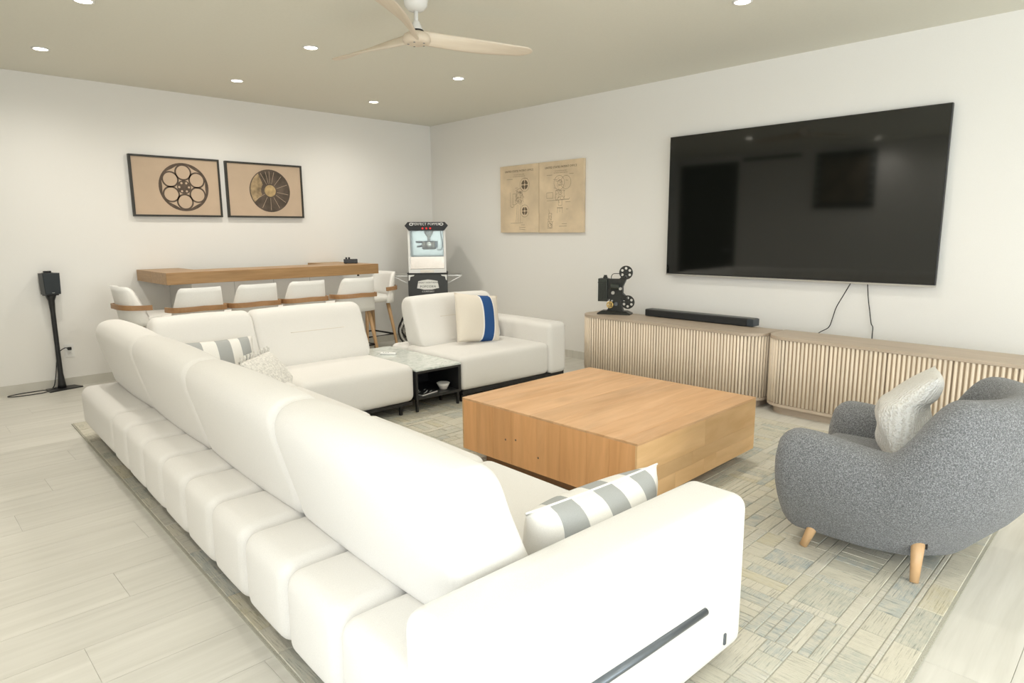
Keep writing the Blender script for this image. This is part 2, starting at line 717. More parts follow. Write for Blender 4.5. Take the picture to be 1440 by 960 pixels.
def dup(root, loc, rz, label):
    def cp(o, par):
        c = o.copy()
        COL.objects.link(c)
        c.parent = par
        for ch in list(o.children):
            cp(ch, c)
        return c
    r = cp(root, None)
    r.location = loc
    r.rotation_euler = (0, 0, rz)
    r['label'] = label
    return r


# ------------------------------------------------------------------ the room
fl = struct(box('floor', XL - .1, XR + .1, YF - .1, YB + .1, -0.06, -0.004, M_GROUT))
PW, PL = 0.245, 1.5
plank_me = box_me(0.0005, PL - 0.0005, 0.0008, PW - 0.0008, -0.004, 0.0, 0.0)
half_mes = {}
rnd = random.Random(3)
row = 0
y = YF
while y < YB - 0.01:
    x = XL - [0.0, 0.75, 0.4, 1.1, 0.2, 0.9][row % 6]
    while x < XR:
        xa, xb = max(x, XL), min(x + PL, XR)
        yb = min(y + PW, YB)
        if xb - xa > 0.02:
            if xb - xa > PL - 0.001 and yb - y > PW - 0.001:
                me = plank_me
            else:
                k = (round(xb - xa, 3), round(yb - y, 3))
                if k not in half_mes:
                    half_mes[k] = box_me(0.0005, xb - xa - 0.0005, 0.0008, yb - y - 0.0008, -0.004, 0)
                me = half_mes[k]
            link('plank', me, M_FLOOR, fl, loc=(xa, y, 0))
        x += PL
    y += PW
    row += 1

struct(box('ceiling', XL - .1, XR + .1, YF - .1, YB + .1, ZC, ZC + .1, M_CEIL))
struct(box('wall_back', XL - .1, XR + .1, YB, YB + .12, 0, ZC, M_WALL))
struct(box('wall_right', XR, XR + .12, YF - .1, YB, 0, ZC, M_WALL))
# wall opposite the TV: a doorway at its far end, a glazed opening near the camera
D0, D1, DH = 5.75, 6.93, 2.6
W0, W1 = -2.6, 1.2
struct(link('wall_left', boxes_me([(XL - .12, XL, W1, D0, 0, ZC), (XL - .12, XL, D1, YB, 0, ZC), (XL - .12, XL, D0, D1, DH, ZC),
                                   (XL - .12, XL, YF, W0, 0, ZC), (XL - .12, XL, W0, W1, 2.36, ZC)]), M_WALL))
struct(link('wall_front', boxes_me([(XL, 0.0, YF - .12, YF, 0, ZC), (3.6, XR, YF - .12, YF, 0, ZC), (0.0, 3.6, YF - .12, YF, 2.36, ZC)]), M_WALL))


def skirting(name, x0, x1, y0, y1, along):
    s = struct(box(name, x0, x1, y0, y1, 0, 0.078, M_GROUT))
    a, b = (x0, x1) if along == 'x' else (y0, y1)
    p = a
    while p < b - 0.05:
        q = min(p + 1.2, b)
        if along == 'x':
            link('tile', box_me(0.001, q - p - .001, 0, y1 - y0, 0, 0.08), M_FLOOR, s, loc=(p, y0 - 0.003, 0.0))
        else:
            link('tile', box_me(0, x1 - x0, 0.001, q - p - .001, 0, 0.08), M_FLOOR, s, loc=(x0 - 0.003, p, 0.0))
        p = q


skirting('baseboard_back', XL, XR - .012, YB - .012, YB, 'x')
skirting('baseboard_right', XR - .012, XR, YF, YB - .016, 'y')

# dark timber door in the far doorway of the left wall
dr = struct(box('door_1', XL - .09, XL - .04, D0 + .04, D1 - .04, 0.01, DH - .04, M_DOORW, bev=.003))
for a, b in ((0.15, 1.15), (1.27, 2.45)):
    box('door_panel', XL - .045, XL - .032, D0 + .16, D1 - .16, a, b, M_DOORW, dr, bev=.006)
tube('door_handle', [(XL - .04, D0 + .12, 1.02), (XL + .01, D0 + .12, 1.02), (XL + .01, D0 + .24, 1.02)], 0.009, M_STEEL, dr)
struct(link('trim_1', boxes_me([(XL - .12, XL + .012, D0, D0 + .04, 0, DH), (XL - .12, XL + .012, D1 - .04, D1, 0, DH), (XL - .12, XL + .012, D0, D1, DH - .04, DH)]), M_DOORW))


def sliding(name, horizontal, a0, a1, c, n):
    fr = []
    wd = (a1 - a0) / n

    def bb(p0, p1, d0, d1, z0, z1):
        return (p0, p1, c + d0, c + d1, z0, z1) if horizontal else (c + d0, c + d1, p0, p1, z0, z1)
    fr.append(bb(a0, a1, -.10, -.03, 0.0, 0.05))
    fr.append(bb(a0, a1, -.10, -.03, 2.31, 2.36))
    for i in range(n + 1):
        p = a0 + wd * i
        fr.append(bb(max(a0, p - .03), min(a1, p + .03), -.10, -.03, 0.05, 2.31))
    wn = struct(link(name, boxes_me(fr), M_BLACKM))
    for i in range(n):
        link('pane', boxes_me([bb(a0 + wd * i + .03, a0 + wd * (i + 1) - .03, -.07, -.062, 0.05, 2.31)]), M_GLASS, wn)


sliding('window_1', True, 0.0, 3.6, YF, 3)
sliding('window_2', False, W0, W1, XL, 3)

# ------------------------------------------------------------------ rug
RUGQ = [Vector((0.745, 0.425)), Vector((4.50, 0.45)), Vector((4.54, 5.46)), Vector((0.905, 5.52))]
RUGZ = 0.012


def rugmap(a, b):
    return RUGQ[0] * (1 - a) * (1 - b) + RUGQ[1] * a * (1 - b) + RUGQ[2] * a * b + RUGQ[3] * (1 - a) * b


RW, RL = 3.75, 5.05
rr = random.Random(11)
rects = []
PAL = [(0.66, 0.625, 0.52), (0.60, 0.575, 0.48), (0.54, 0.54, 0.47), (0.46, 0.485, 0.455), (0.40, 0.44, 0.435), (0.61, 0.56, 0.41),
       (0.68, 0.65, 0.56), (0.62, 0.60, 0.53), (0.47, 0.48, 0.42)]
WTS = [5, 4, 3, 2.2, 1.6, 2.4, 5, 4, 2]


def pick():
    return rr.choices(PAL, WTS)[0]


def cell(x0, x1, y0, y1):
    t = rr.random()
    if t < 0.30:      # fine hatch of narrow strips one way
        n = rr.randint(5, 9)
        vert = rr.random() < .5
        base = pick()
        for i in range(n):
            c = base if rr.random() < .6 else pick()
            if vert:
                rects.append((x0 + (x1 - x0) * i / n, x0 + (x1 - x0) * (i + 1) / n, y0, y1, c))
            else:
                rects.append((x0, x1, y0 + (y1 - y0) * i / n, y0 + (y1 - y0) * (i + 1) / n, c))
    elif t < 0.68:    # bricks
        n = rr.randint(2, 4)
        vert = rr.random() < .5
        for i in range(n):
            k = rr.randint(1, 3)
            cuts = [0] + sorted(rr.uniform(.25, .75) for _ in range(k - 1)) + [1]
            for j in range(k):
                if cuts[j + 1] - cuts[j] < .08:
                    continue
                a0, a1 = i / n, (i + 1) / n
                b0, b1 = cuts[j], cuts[j + 1]
                if vert:
                    a0, a1, b0, b1 = b0, b1, a0, a1
                rects.append((x0 + (x1 - x0) * b0, x0 + (x1 - x0) * b1, y0 + (y1 - y0) * a0, y0 + (y1 - y0) * a1, pick()))
    else:             # a block framed by strips
        e = 0.045
        rects.append((x0, x1, y0, y0 + e, pick()))
        rects.append((x0, x1, y1 - e, y1, pick()))
        rects.append((x0, x0 + e, y0 + e, y1 - e, pick()))
        rects.append((x1 - e, x1, y0 + e, y1 - e, pick()))
        n = rr.randint(1, 3)
        for i in range(n):
            rects.append((x0 + e + (x1 - x0 - 2 * e) * i / n, x0 + e + (x1 - x0 - 2 * e) * (i + 1) / n, y0 + e, y1 - e, pick()))


def bandx(y0, y1, xa, xb, step):
    x = xa
    while x < xb - .01:
        q = min(xb, x + step * rr.uniform(.6, 1.4))
        rects.append((x, q, y0, y1, pick()))
        x = q


def bandy(x0, x1, ya, yb, step):
    k = len(rects)
    bandx(x0, x1, ya, yb, step)
    for i in range(k, len(rects)):
        a, b, c, d, e = rects[i]
        rects[i] = (c, d, a, b, e)


off = 0
for wdt, st in ((0.085, .2), (0.02, 1.2), (0.085, .17), (0.025, 1.4)):
    bandx(off, off + wdt, off, RW - off, st)
    bandx(RL - off - wdt, RL - off, off, RW - off, st)
    bandy(off, off + wdt, off + wdt, RL - off - wdt, st)
    bandy(RW - off - wdt, RW - off, off + wdt, RL - off - wdt, st)
    off += wdt
nx, ny = 13, 18
for i in range(nx):
    jx = 0
    for j in range(ny):
        x0 = off + (RW - 2 * off) * i / nx
        x1 = off + (RW - 2 * off) * (i + 1) / nx
        y0 = off + (RL - 2 * off) * j / ny
        y1 = off + (RL - 2 * off) * (j + 1) / ny
        cell(x0, x1, y0, y1)
verts, faces, cols = [], [], []
g = 0.0035
for (x0, x1, y0, y1, c) in rects:
    if x1 - x0 < 2.5 * g or y1 - y0 < 2.5 * g:
        continue
    z = RUGZ + rr.uniform(-.0025, 0.0)
    b = len(verts)
    for zz, e in ((0.004, 0), (z, g)):
        for (px, py) in ((x0 + e, y0 + e), (x1 - e, y0 + e), (x1 - e, y1 - e), (x0 + e, y1 - e)):
            p = rugmap(px / RW, py / RL)
            verts.append((p.x, p.y, zz))
    for f in ((4, 5, 6, 7), (0, 1, 5, 4), (1, 2, 6, 5), (2, 3, 7, 6), (3, 0, 4, 7)):
        faces.append(tuple(b + i for i in f))
        cols.append(c)
rug = thing('area_rug', 'large cream, grey and pale blue carved rug under the sofa and coffee table', 'rug', (0, 0, 0))
me = raw(verts, faces, 'pile')
ca = me.color_attributes.new('pile', 'FLOAT_COLOR', 'CORNER')
li = 0
rh = random.Random(2)
al = 0
for i_, (p, c) in enumerate(zip(me.polygons, cols)):
    if i_ % 5 == 0:
        al = rh.choice((0.0, 1.0))
    for k in range(p.loop_total):
        ca.data[p.loop_start + k].color = (*c, al)
pile = link('pile', me, M_RUG, rug)
pile['kind'] = 'stuff'
bq = [rugmap(-.002, -.002), rugmap(1.002, -.002), rugmap(1.002, 1.002), rugmap(-.002, 1.002)]
link('backing', mesh([(p.x, p.y, z) for z in (0.001, 0.0075) for p in bq],
                     [(0, 1, 2, 3), (4, 5, 6, 7), (0, 1, 5, 4), (1, 2, 6, 5), (2, 3, 7, 6), (3, 0, 4, 7)]),
     plain('rug_backing', (0.40, 0.385, 0.32), 0.95, nscale=300, var=0.2), rug)

# ------------------------------------------------------------------ the sectional sofa
TH = R(-2.2)
SO = (0.73, 0.89, 0.0)
sofa = thing('sectional_sofa', 'long white L-shaped fabric sectional sofa with channelled back ledge', 'sofa', SO, TH)


def back_profile(t0=0.20, lean=1.0):
    """closed (depth, height) outline of a back cushion; depth 0 = outer side of the module"""
    pts = [(0.215, 0.372), (0.178, 0.47), (0.140, 0.60), (0.117, 0.69), (0.116, 0.745), (0.140, 0.785), (0.19, 0.804),
           (0.25, 0.803), (0.290, 0.786), (0.318, 0.745), (0.350, 0.66), (0.400, 0.545), (0.450, 0.43), (0.44, 0.378), (0.33, 0.365)]
    return [(p.x, p.y) for p in (Vector((q.x, q.y)) for q in smooth_path([(a, b, 0) for a, b in pts], 4, True))]


PROF = back_profile()
PC = Vector((sum(p[0] for p in PROF) / len(PROF), sum(p[1] for p in PROF) / len(PROF)))


def back_cushion_me(length, to3, bulge=0.010, r=0.045):
    """profile swept along its length, closed with rounded ends"""
    verts, faces = [], []
    n = len(PROF)
    pos = steps(8, r, length / 2)
    norms = []
    for i in range(n):
        a, b = Vector(PROF[i - 1]), Vector(PROF[(i + 1) % n])
        t = (b - a).normalized()
        nn = Vector((-t.y, t.x))
        if nn.dot(PC - Vector(PROF[i])) < 0:
            nn = -nn
        norms.append(nn)
    rings = []
    ext = [(pos[0] - .004, .25), (pos[0] - .003, .65)] + [(p, None) for p in pos] + [(pos[-1] + .003, .65), (pos[-1] + .004, .25)]
    for p, sc in ext:
        sw = 0
        if sc is None:
            d = min(p + length / 2, length / 2 - p)
            ins = 0 if d >= r else r - math.sqrt(max(0, r * r - (r - d) ** 2))
            sc = 1 - ins / .17
            sw = bulge * (1 - (2 * p / length) ** 2)
        for i, (a, b) in enumerate(PROF):
            q = PC + (Vector((a, b)) - PC) * sc - norms[i] * sw
            verts.append(to3(q.x, q.y, p + length / 2))
    m_ = len(ext)
    for k in range(m_ - 1):
        for i in range(n):
            j = (i + 1) % n
            faces.append((k * n + i, k * n + j, (k + 1) * n + j, (k + 1) * n + i))
    faces.append(tuple(range(n)))
    faces.append(tuple(range((m_ - 1) * n, m_ * n))[::-1])
    return mesh(verts, faces)


# arm nearest the camera
arm = soft('arm', -0.012, 1.135, 0.0, 0.215, 0.048, 0.556, M_SOFA, sofa, r=0.045, puff=(0.0, 0.006, 0.008))
tube('arm_rail', [(0.885, -0.006, 0.266), (0.60, -0.010, 0.277), (0.15, -0.010, 0.292)], 0.0115, M_GREYM, sofa, 10)['label'] = 'dark grey metal rail let into the arm'
bd = box('badge', 1.006, 1.018, -0.006, 0.004, 0.098, 0.135, M_GREYM, sofa, bev=.002)
bd['label'] = 'small metal maker badge'
# channelled ledge behind the long back
ch_me = soft_me(0, 0.275, 0.0, 0.332, 0.10, 0.372, 0.05, 5, (0.006, 0.004, 0.006))
for i in range(9):
    o = link('ledge_channel', ch_me, M_SOFA, sofa, True, loc=(0.0, 0.218 + 0.3355 * i, 0))
soft('ledge_corner', 0.0, 0.275, 3.24, 4.17, 0.10, 0.372, M_SOFA, sofa, 0.06, puff=(0.004, 0.0, 0.004))
ch2 = soft_me(0.0, 0.336, -0.275, 0.0, 0.10, 0.372, 0.05, 4, (0.004, 0.006, 0.006))
for i in range(5):
    link('ledge_channel', ch2, M_SOFA, sofa, True, loc=(0.28 + 0.3375 * i, 4.17, 0))
# seats
seats = [(0.25, 1.075, 0.215, 1.19), (0.25, 1.075, 1.19, 2.16), (0.25, 1.075, 2.16, 3.11), (0.25, 1.075, 3.105, 3.92), (1.075, 1.965, 3.10, 3.92)]
for i, (x0, x1, y0, y1) in enumerate(seats):
    soft('seat', x0, x1, y0 + .002, y1 - .002, 0.105, 0.388, M_SOFA, sofa, 0.055, puff=(0.006, 0.006, 0.012))
# back cushions of the long run, then of the far run
for y0, y1 in ((0.225, 1.185), (1.185, 2.16), (2.16, 3.13), (3.13, 4.12)):
    L = y1 - y0
    link('back_cushion', back_cushion_me(L, lambda d, z, s: (d, y0 + s, z)), M_SOFA, sofa, True)
FAR_BACK = 4.165


def d_at(z):
    """depth of the cushion's seat-side face at height z"""
    best = 0
    for i in range(len(PROF)):
        (a0_, z0_), (a1_, z1_) = PROF[i], PROF[(i + 1) % len(PROF)]
        if (z0_ - z) * (z1_ - z) <= 0 and z0_ != z1_:
            best = max(best, a0_ + (a1_ - a0_) * (z - z0_) / (z1_ - z0_))
    return best


def far_back(par, x0, x1, seam=True):
    L = x1 - x0
    o = link('back_cushion', back_cushion_me(L, lambda d, z, s: (x0 + s, FAR_BACK - d, z)), M_SOFA, par, True)
    if seam:
        # stitched tuck across the middle of the cushion face, lying in the surface
        pts = []
        for k in range(17):
            f = k / 16
            s = 0.28 + 0.5 * f
            sw = 0.010 * (1 - (2 * s - 1) ** 2)
            pts.append((x0 + s * L, FAR_BACK - d_at(0.625) - sw * .95 + .001, 0.625 + sw * .3))
        tube('tuck_seam', pts, 0.0025, M_SEAM, o, 6)
    return o


far_back(sofa, 0.40, 1.07, False)
far_back(sofa, 1.07, 1.955)
# black base and slim legs
link('base_frame', boxes_me([(0.05, 1.03, 0.03, 4.12, 0.085, 0.108), (1.03, 1.94, 3.115, 4.12, 0.085, 0.108)]), M_BLACK, sofa)
leg_me = box_me(-0.011, 0.011, -0.011, 0.011, RUGZ, 0.09, 0.002)
for p in ((1.855, 3.15), (1.80, 4.0), (1.0, 3.05), (1.02, 0.10), (0.08, 0.10), (0.10, 1.2), (1.0, 1.2), (0.10, 2.4), (1.0, 2.2), (0.12, 3.6), (0.9, 4.02), (0.2, 4.02)):
    link('leg', leg_me, M_BLACK, sofa, loc=(p[0], p[1], 0))

# separate end seat on the right
endu = thing('armchair_module', 'white fabric single-seat end unit with one arm, right of the marble side table', 'sofa', SO, TH)
soft('seat', 2.405, 3.40, 3.10, 3.92, 0.105, 0.385, M_SOFA, endu, 0.045, puff=(0.004, 0.006, 0.012))
soft('ledge', 2.405, 3.40, 3.915, 4.17, 0.105, 0.375, M_SOFA, endu, 0.05)
soft('arm', 3.395, 3.625, 3.095, 4.17, 0.09, 0.558, M_SOFA, endu, 0.05, puff=(0.004, 0.0, 0.006))
far_back(endu, 2.45, 3.37)
link('base_frame', boxes_me([(2.42, 3.60, 3.115, 4.14, 0.072, 0.107)]), M_BLACK, endu)
for x_, y_ in ((2.46, 3.16), (3.56, 3.16), (3.0, 3.13), (2.46, 4.09), (3.56, 4.09)):
    link('leg', box_me(-0.03, 0.03, -0.011, 0.011, RUGZ, 0.075, 0.002), M_BLACK, endu, loc=(x_, y_, 0))

# ------------------------------------------------------------------ marble side table
st = thing('side_table', 'low black side table with pale marble top between the two white sofa units', 'side table', SO, TH)
a0, a1, b0, b1 = 1.972, 2.398, 3.105, 4.165
box('table_top', a0, a1, b0 - .004, b1, 0.333, 0.348, M_MARBLE, st, bev=.002)
link('side_panel', box_me(a0, a0 + .016, b0, b1, 0.112, 0.333), M_BLACKM, st)
link('side_panel', box_me(a1 - .026, a1, b0, b1, 0.112, 0.333, .001), M_BLACKM, st)
box('top_rail', a0 + .016, a1 - .026, b0, b1, 0.315, 0.333, M_BLACKM, st)
box('shelf', a0 + .016, a1 - .026, b0, b1, 0.112, 0.134, M_BLACKM, st)
box('back_panel', a0 + .016, a1 - .026, b0 + .42, b0 + .436, 0.134, 0.315, M_BLACKM, st)
for x_, y_ in ((a0 + .02, b0 + .03), (a1 - .025, b0 + .018), (a1 - .06, b0 + .20), (a0 + .02, b1 - .04), (a1 - .025, b1 - .04)):
    link('leg', box_me(-0.009, 0.009, -0.009, 0.009, RUGZ, 0.113, 0.001), M_BLACK, st, loc=(x_, y_, 0))


def sofa_w(u, v, z=0.0):
    c, s = math.cos(TH), math.sin(TH)
    return (SO[0] + u * c - v * s, SO[1] + u * s + v * c, z)


bowl = thing('bowl', 'small white ceramic bowl on the shelf of the black side table', 'bowl', sofa_w(2.29, 3.20, 0.134))
lathe('body', [(0.030, 0), (0.034, 0.012), (0.044, 0.030), (0.050, 0.048), (0.046, 0.048), (0.040, 0.030), (0.028, 0.014), (0.004, 0.012)], M_CERAMIC, bowl)
lathe('rim', [(0.050, 0.046), (0.053, 0.049), (0.050, 0.052), (0.046, 0.049)], M_CERAMIC, bowl)
mag = thing('magazine', 'dark patterned magazine lying on the side table shelf beside the bowl', 'magazine', sofa_w(2.10, 3.21, 0.134), TH + 0.25)
box('pages', -0.088, 0.084, -0.078, 0.078, 0, 0.010, M_PAPER, mag)
box('cover', -0.09, 0.088, -0.08, 0.08, 0.010, 0.012, M_BLACKM, mag)
for i, (x_, y_, a, l) in enumerate(((-0.03, -0.05, .3, .06), (0.01, -0.03, .5, .07), (-0.05, 0.0, .2, .05), (0.03, -0.055, .4, .05), (-0.02, 0.03, .6, .08), (0.045, 0.02, .3, .04))):
    link('cover_print', box_me(-l / 2, l / 2, -.003, .003, 0.012, 0.0126), M_PAPER, mag, loc=(x_, y_, 0), rot=(0, 0, a))
rc = thing('remote_control', 'small white remote control lying on the marble side table', 'remote', sofa_w(2.16, 3.80, 0.348), TH - 0.9)
soft('body', -0.07, 0.07, -0.018, 0.018, 0, 0.018, M_TRIM, rc, 0.008, n=4)
for i in range(3):
    lathe('button', [(0.005, 0.017), (0.005, 0.0195), (0.003, 0.020)], M_GREYM, rc, 10, cx=-0.04 + i * 0.02)

# ------------------------------------------------------------------ coffee table
TX0, TX1, TY0, TY1 = 2.405, 3.605, 1.64, 2.885
TZ0, TZ1 = 0.088, 0.40
ct = thing('coffee_table', 'low square block coffee table of honey-coloured timber boards on the rug', 'coffee table', ((TX0 + TX1) / 2, (TY0 + TY1) / 2, RUGZ))
hx, hy = (TX1 - TX0) / 2, (TY1 - TY0) / 2
za, zb = TZ0 - RUGZ, TZ1 - RUGZ
V = 0.012
box('core', -hx + V, hx - V, -hy + V, hy - V, za + .002, zb - V, M_TSZ, ct)
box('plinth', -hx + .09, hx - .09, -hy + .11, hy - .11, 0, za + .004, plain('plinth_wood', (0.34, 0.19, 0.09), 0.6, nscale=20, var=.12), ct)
# top boards run away from the sofa, one breadboard strip near the camera
ed = [-hy, -hy + .095, -hy + .30, -hy + .52, -hy + .69, -hy + .92, -hy + 1.08, hy]
for i in range(len(ed) - 1):
    box('top_board', -hx, hx, ed[i] + .0003, ed[i + 1] - .0003, zb - V, zb, M_TT, ct, bev=.0012, seg=1)
ed = [-hy + V, -hy + .16, -hy + .30, -hy + .47, -hy + .64, -hy + .83, -hy + .98, -hy + 1.12, hy - V]
for i in range(len(ed) - 1):
    for sx in (-1, 1):
        xa = -hx if sx < 0 else hx - V
        box('side_board', xa, xa + V, ed[i] + .0003, ed[i + 1] - .0003, za, zb - V, M_TSZ, ct, bev=.0008, seg=1)
for sy in (-1, 1):
    ya = -hy if sy < 0 else hy - V
    zz = [za, za + .085, za + .155, zb - V]
    for lvl, cuts in enumerate(([-hx, -hx + .34, -hx + .62, -hx + .75, hx], [-hx, -hx + .50, hx], [-hx, -hx + .62, hx])):
        for i in range(len(cuts) - 1):
            box('end_board', cuts[i] + .0003, cuts[i + 1] - .0003, ya, ya + V, zz[lvl] + .0002, zz[lvl + 1] - .0002, M_TSX, ct, bev=.0008, seg=1)
knots = [(-hx - .0004, hy - .37, .21), (-hx - .0004, hy - .45, .225), (-hx - .0004, hy - .62, .165)]
for (x_, y_, z_) in knots:
    link('knot', lathe_me([(0.006, 0), (0.004, 0.0006)], 10), M_INK, ct, loc=(x_, y_, z_), rot=(0, R(-90), 0))

# ------------------------------------------------------------------ media cabinets


def cabinet(name, label, loc, rz, length, seams):
    """local frame: front faces -x, length runs along -y from 0; rounded front corners"""
    t = thing(name, label, 'cabinet', loc, rz, 'fluted media cabinets along the TV wall')
    dp, r, zt = 0.385, 0.18, 0.59

    def outline(e):
        pts = [(dp - e, -e), (r, -e)]
        for k in range(1, 10):
            a = k / 10 * PI / 2
            pts.append((r - (r - e) * math.sin(a), -r + (r - e) * math.cos(a)))
        pts.append((e, -r))
        pts.append((e, -length + r))
        for k in range(1, 10):
            a = k / 10 * PI / 2
            pts.append((r - (r - e) * math.cos(a), -length + r - (r - e) * math.sin(a)))
        pts += [(r, -length + e), (dp - e, -length + e)]
        return pts
    to3 = lambda a, b, d: (a, b, d)
    link('top', plate_me([outline(0.0)], zt - .022, zt, to3), M_CABT, t)
    link('bottom_board', plate_me([outline(0.002)], 0.062, 0.084, to3), M_CABT, t)
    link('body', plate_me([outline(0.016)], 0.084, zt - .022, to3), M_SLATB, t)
    link('plinth', plate_me([outline(0.05)], 0.0, 0.062, to3), M_CABT, t)
    # half-round slats
    pitch = 0.0283
    zs0, zs1 = 0.086, zt - .024
    pr = [(0.0098 * math.cos(a), -0.0125 * math.sin(a)) for a in [PI * k / 6 for k in range(7)]]
    vv = [(-q[1] * -1, q[0], z) for z in (zs0, zs1) for q in pr]
    k = len(pr)
    ff = [(i, i + 1, k + i + 1, k + i) for i in range(k - 1)] + [tuple(range(k)), tuple(range(k, 2 * k))]
    sl = mesh(vv, ff, 'slat')
    d0 = -r
    edges = [-r] + [-s for s in seams] + [-(length - r)]
    for i in range(len(edges) - 1):
        ya, yb = edges[i], edges[i + 1]
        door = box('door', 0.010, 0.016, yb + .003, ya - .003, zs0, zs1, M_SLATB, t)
        n = max(1, round((ya - yb) / pitch))
        for j in range(n):
            link('slat', sl, M_SLAT, door, True, loc=(0.0125, ya + (yb - ya) * (j + .5) / n, 0))
    for sgn, cy in ((1, -r), (-1, -length + r)):
        ce = box('curved_end', r, dp - .002, cy + sgn * (r - .016), cy + sgn * (r - .012), zs0, zs1, M_SLATB, t)
        n = 10
        for j in range(n):
            a = (j + .5) / n * PI / 2
            link('slat', sl, M_SLAT, ce, True, loc=(r - (r - .0125) * math.cos(a), cy + sgn * (r - .0125) * math.sin(a), 0), rot=(0, 0, -sgn * a))
        for j in range(7):
            link('slat', sl, M_SLAT, ce, True, loc=(r + pitch * (j + .5), cy + sgn * (r - .0125), 0), rot=(0, 0, -sgn * PI / 2))
    return t


cabL = cabinet('media_cabinet', 'fluted pale wood media cabinet carrying the soundbar and film projector', (4.775, 3.985, 0), R(-3.0), 1.85, [.53, .92, 1.31])
cabR = cabinet('media_cabinet', 'fluted pale wood media cabinet behind the grey armchair with nothing on top', (4.705, 2.125, 0), R(-2.6), 1.74, [.495, .865, 1.235])
CZ = 0.59

sb = thing('soundbar', 'long black soundbar lying on the fluted cabinet below the TV', 'soundbar', (5.04, 2.875, CZ), R(-2.0))
soft('body', 0.0, 0.10, -0.53, 0.53, 0.004, 0.066, M_BLACKM, sb, 0.008, n=3)
box('grille', -0.004, 0.004, -0.475, 0.52, 0.008, 0.058, plain('speaker_mesh', (0.014, 0.015, 0.016), 0.7, nscale=900, var=.5, bmp=.5), sb, bev=.001)
box('end_cap', -0.003, 0.10, -0.533, -0.478, 0.006, 0.064, plain('blue_grey_plastic', (0.035, 0.045, 0.055), 0.3), sb, bev=.003)
box('top_panel', 0.012, 0.098, -0.52, 0.52, 0.065, 0.0675, plain('charcoal_mesh', (0.10, 0.105, 0.10), 0.45, nscale=700), sb)
for y_ in (-.4, .4):
    box('foot', 0.02, 0.08, y_ - .03, y_ + .03, 0, 0.005, M_BLACK, sb)

# ------------------------------------------------------------------ film projector ornament
pj = thing('film_projector', 'black vintage film projector ornament with two reels at the cabinet end', 'ornament', (4.995, 3.70, CZ), R(-66))
# local: x to the right as seen from the room, y away from the viewer, z up


def P3(a, b, d):
    return (a, d, b)


M_PJ = plain('projector_black', (0.018, 0.020, 0.017), 0.4, nscale=60, var=.3)
M_PJG = plain('projector_green_black', (0.035, 0.042, 0.034), 0.4, nscale=60, var=.2)
link('base', mesh([(-.157, -.07, 0), (.157, -.07, 0), (.157, .07, 0), (-.157, .07, 0), (-.157, -.07, .012), (.157, -.07, .012), (.157, .07, .012), (-.157, .07, .012),
                   (-.12, -.045, .034), (.115, -.045, .034), (.115, .045, .034), (-.12, .045, .034)],
                  [(0, 1, 2, 3), (0, 1, 5, 4), (1, 2, 6, 5), (2, 3, 7, 6), (3, 0, 4, 7), (4, 5, 9, 8), (5, 6, 10, 9), (6, 7, 11, 10), (7, 4, 8, 11), (8, 9, 10, 11)]), M_PJ, pj)
link('column', plate_me([[(-.073, .034), (.082, .034), (.07, .075), (.05, .15), (-.045, .15), (-.05, .07)]], -.03, .03, P3), M_PJ, pj)
link('arm_plate', plate_me([[(-.068, .145), (.05, .14), (.085, .135), (.12, .13), (.115, .165), (.075, .20), (.075, .26), (.10, .32), (.115, .36), (.075, .365), (.04, .335), (-.065, .335)]], -.028, .028, P3), M_PJ, pj)
lamp = box('lamp_house', -.155, -.068, -.05, .05, .122, .338, M_PJG, pj, bev=.003)
for k in range(5):
    box('rib', -.146 + k * .016, -.140 + k * .016, -.054, -.049, .135, .29, M_PJ, lamp)
box('rib', -.157, -.066, -.053, .053, .298, .305, M_PJ, lamp)
lathe('chimney', [(.022, .336), (.022, .352), (.016, .354), (.016, .368), (.002, .368)], M_PJ, lamp, 14, cx=-.097)
link('lens_barrel', tube_me([(-.03, -.04, .262), (.045, -.04, .262)], .026, 14), M_PJG, pj)
tube('handle', smooth_path([(-.04, 0, .335), (-.036, 0, .365), (-.015, 0, .382), (.03, 0, .383), (.06, 0, .375)], 4), .0035, M_PJ, pj, 6)
for (a, b, rd, mt) in ((.058, .245, .014, M_STEEL), (-.012, .205, .016, M_STEEL), (.018, .10, .018, M_GREYM), (-.02, .13, .008, M_STEEL)):
    link('knob', tube_me([(a, -.028, b), (a, -.048, b)], rd, 14), mt, pj)


def reel(name, a, b, r, holes, rh, rr_, mt, par, d=-.05, th=.006):
    loops = [circ(a, b, r, 32)] + [circ(a + rr_ * math.cos(PI / 6 + k * 2 * PI / holes), b + rr_ * math.sin(PI / 6 + k * 2 * PI / holes), rh, 12)[::-1] for k in range(holes)]
    o = link(name, plate_me(loops, d, d + th, P3), mt, par)
    link('rim', tube_me([(a + r * math.cos(t), d + th / 2, b + r * math.sin(t)) for t in [2 * PI * k / 32 for k in range(32)]], .0045, 6, True), mt, o)
    link('hub', tube_me([(a, d - .006, b), (a, d + .04, b)], .012, 12), mt, o)
    return o


reel('reel', .109, .397, .060, 6, .0125, .040, M_PJ, pj)
reel('reel', .131, .122, .060, 6, .0125, .040, M_PJ, pj)
reel('crank_wheel', -.037, .092, .029, 5, .0065, .0165, M_BRASS, pj, -.058, .006)

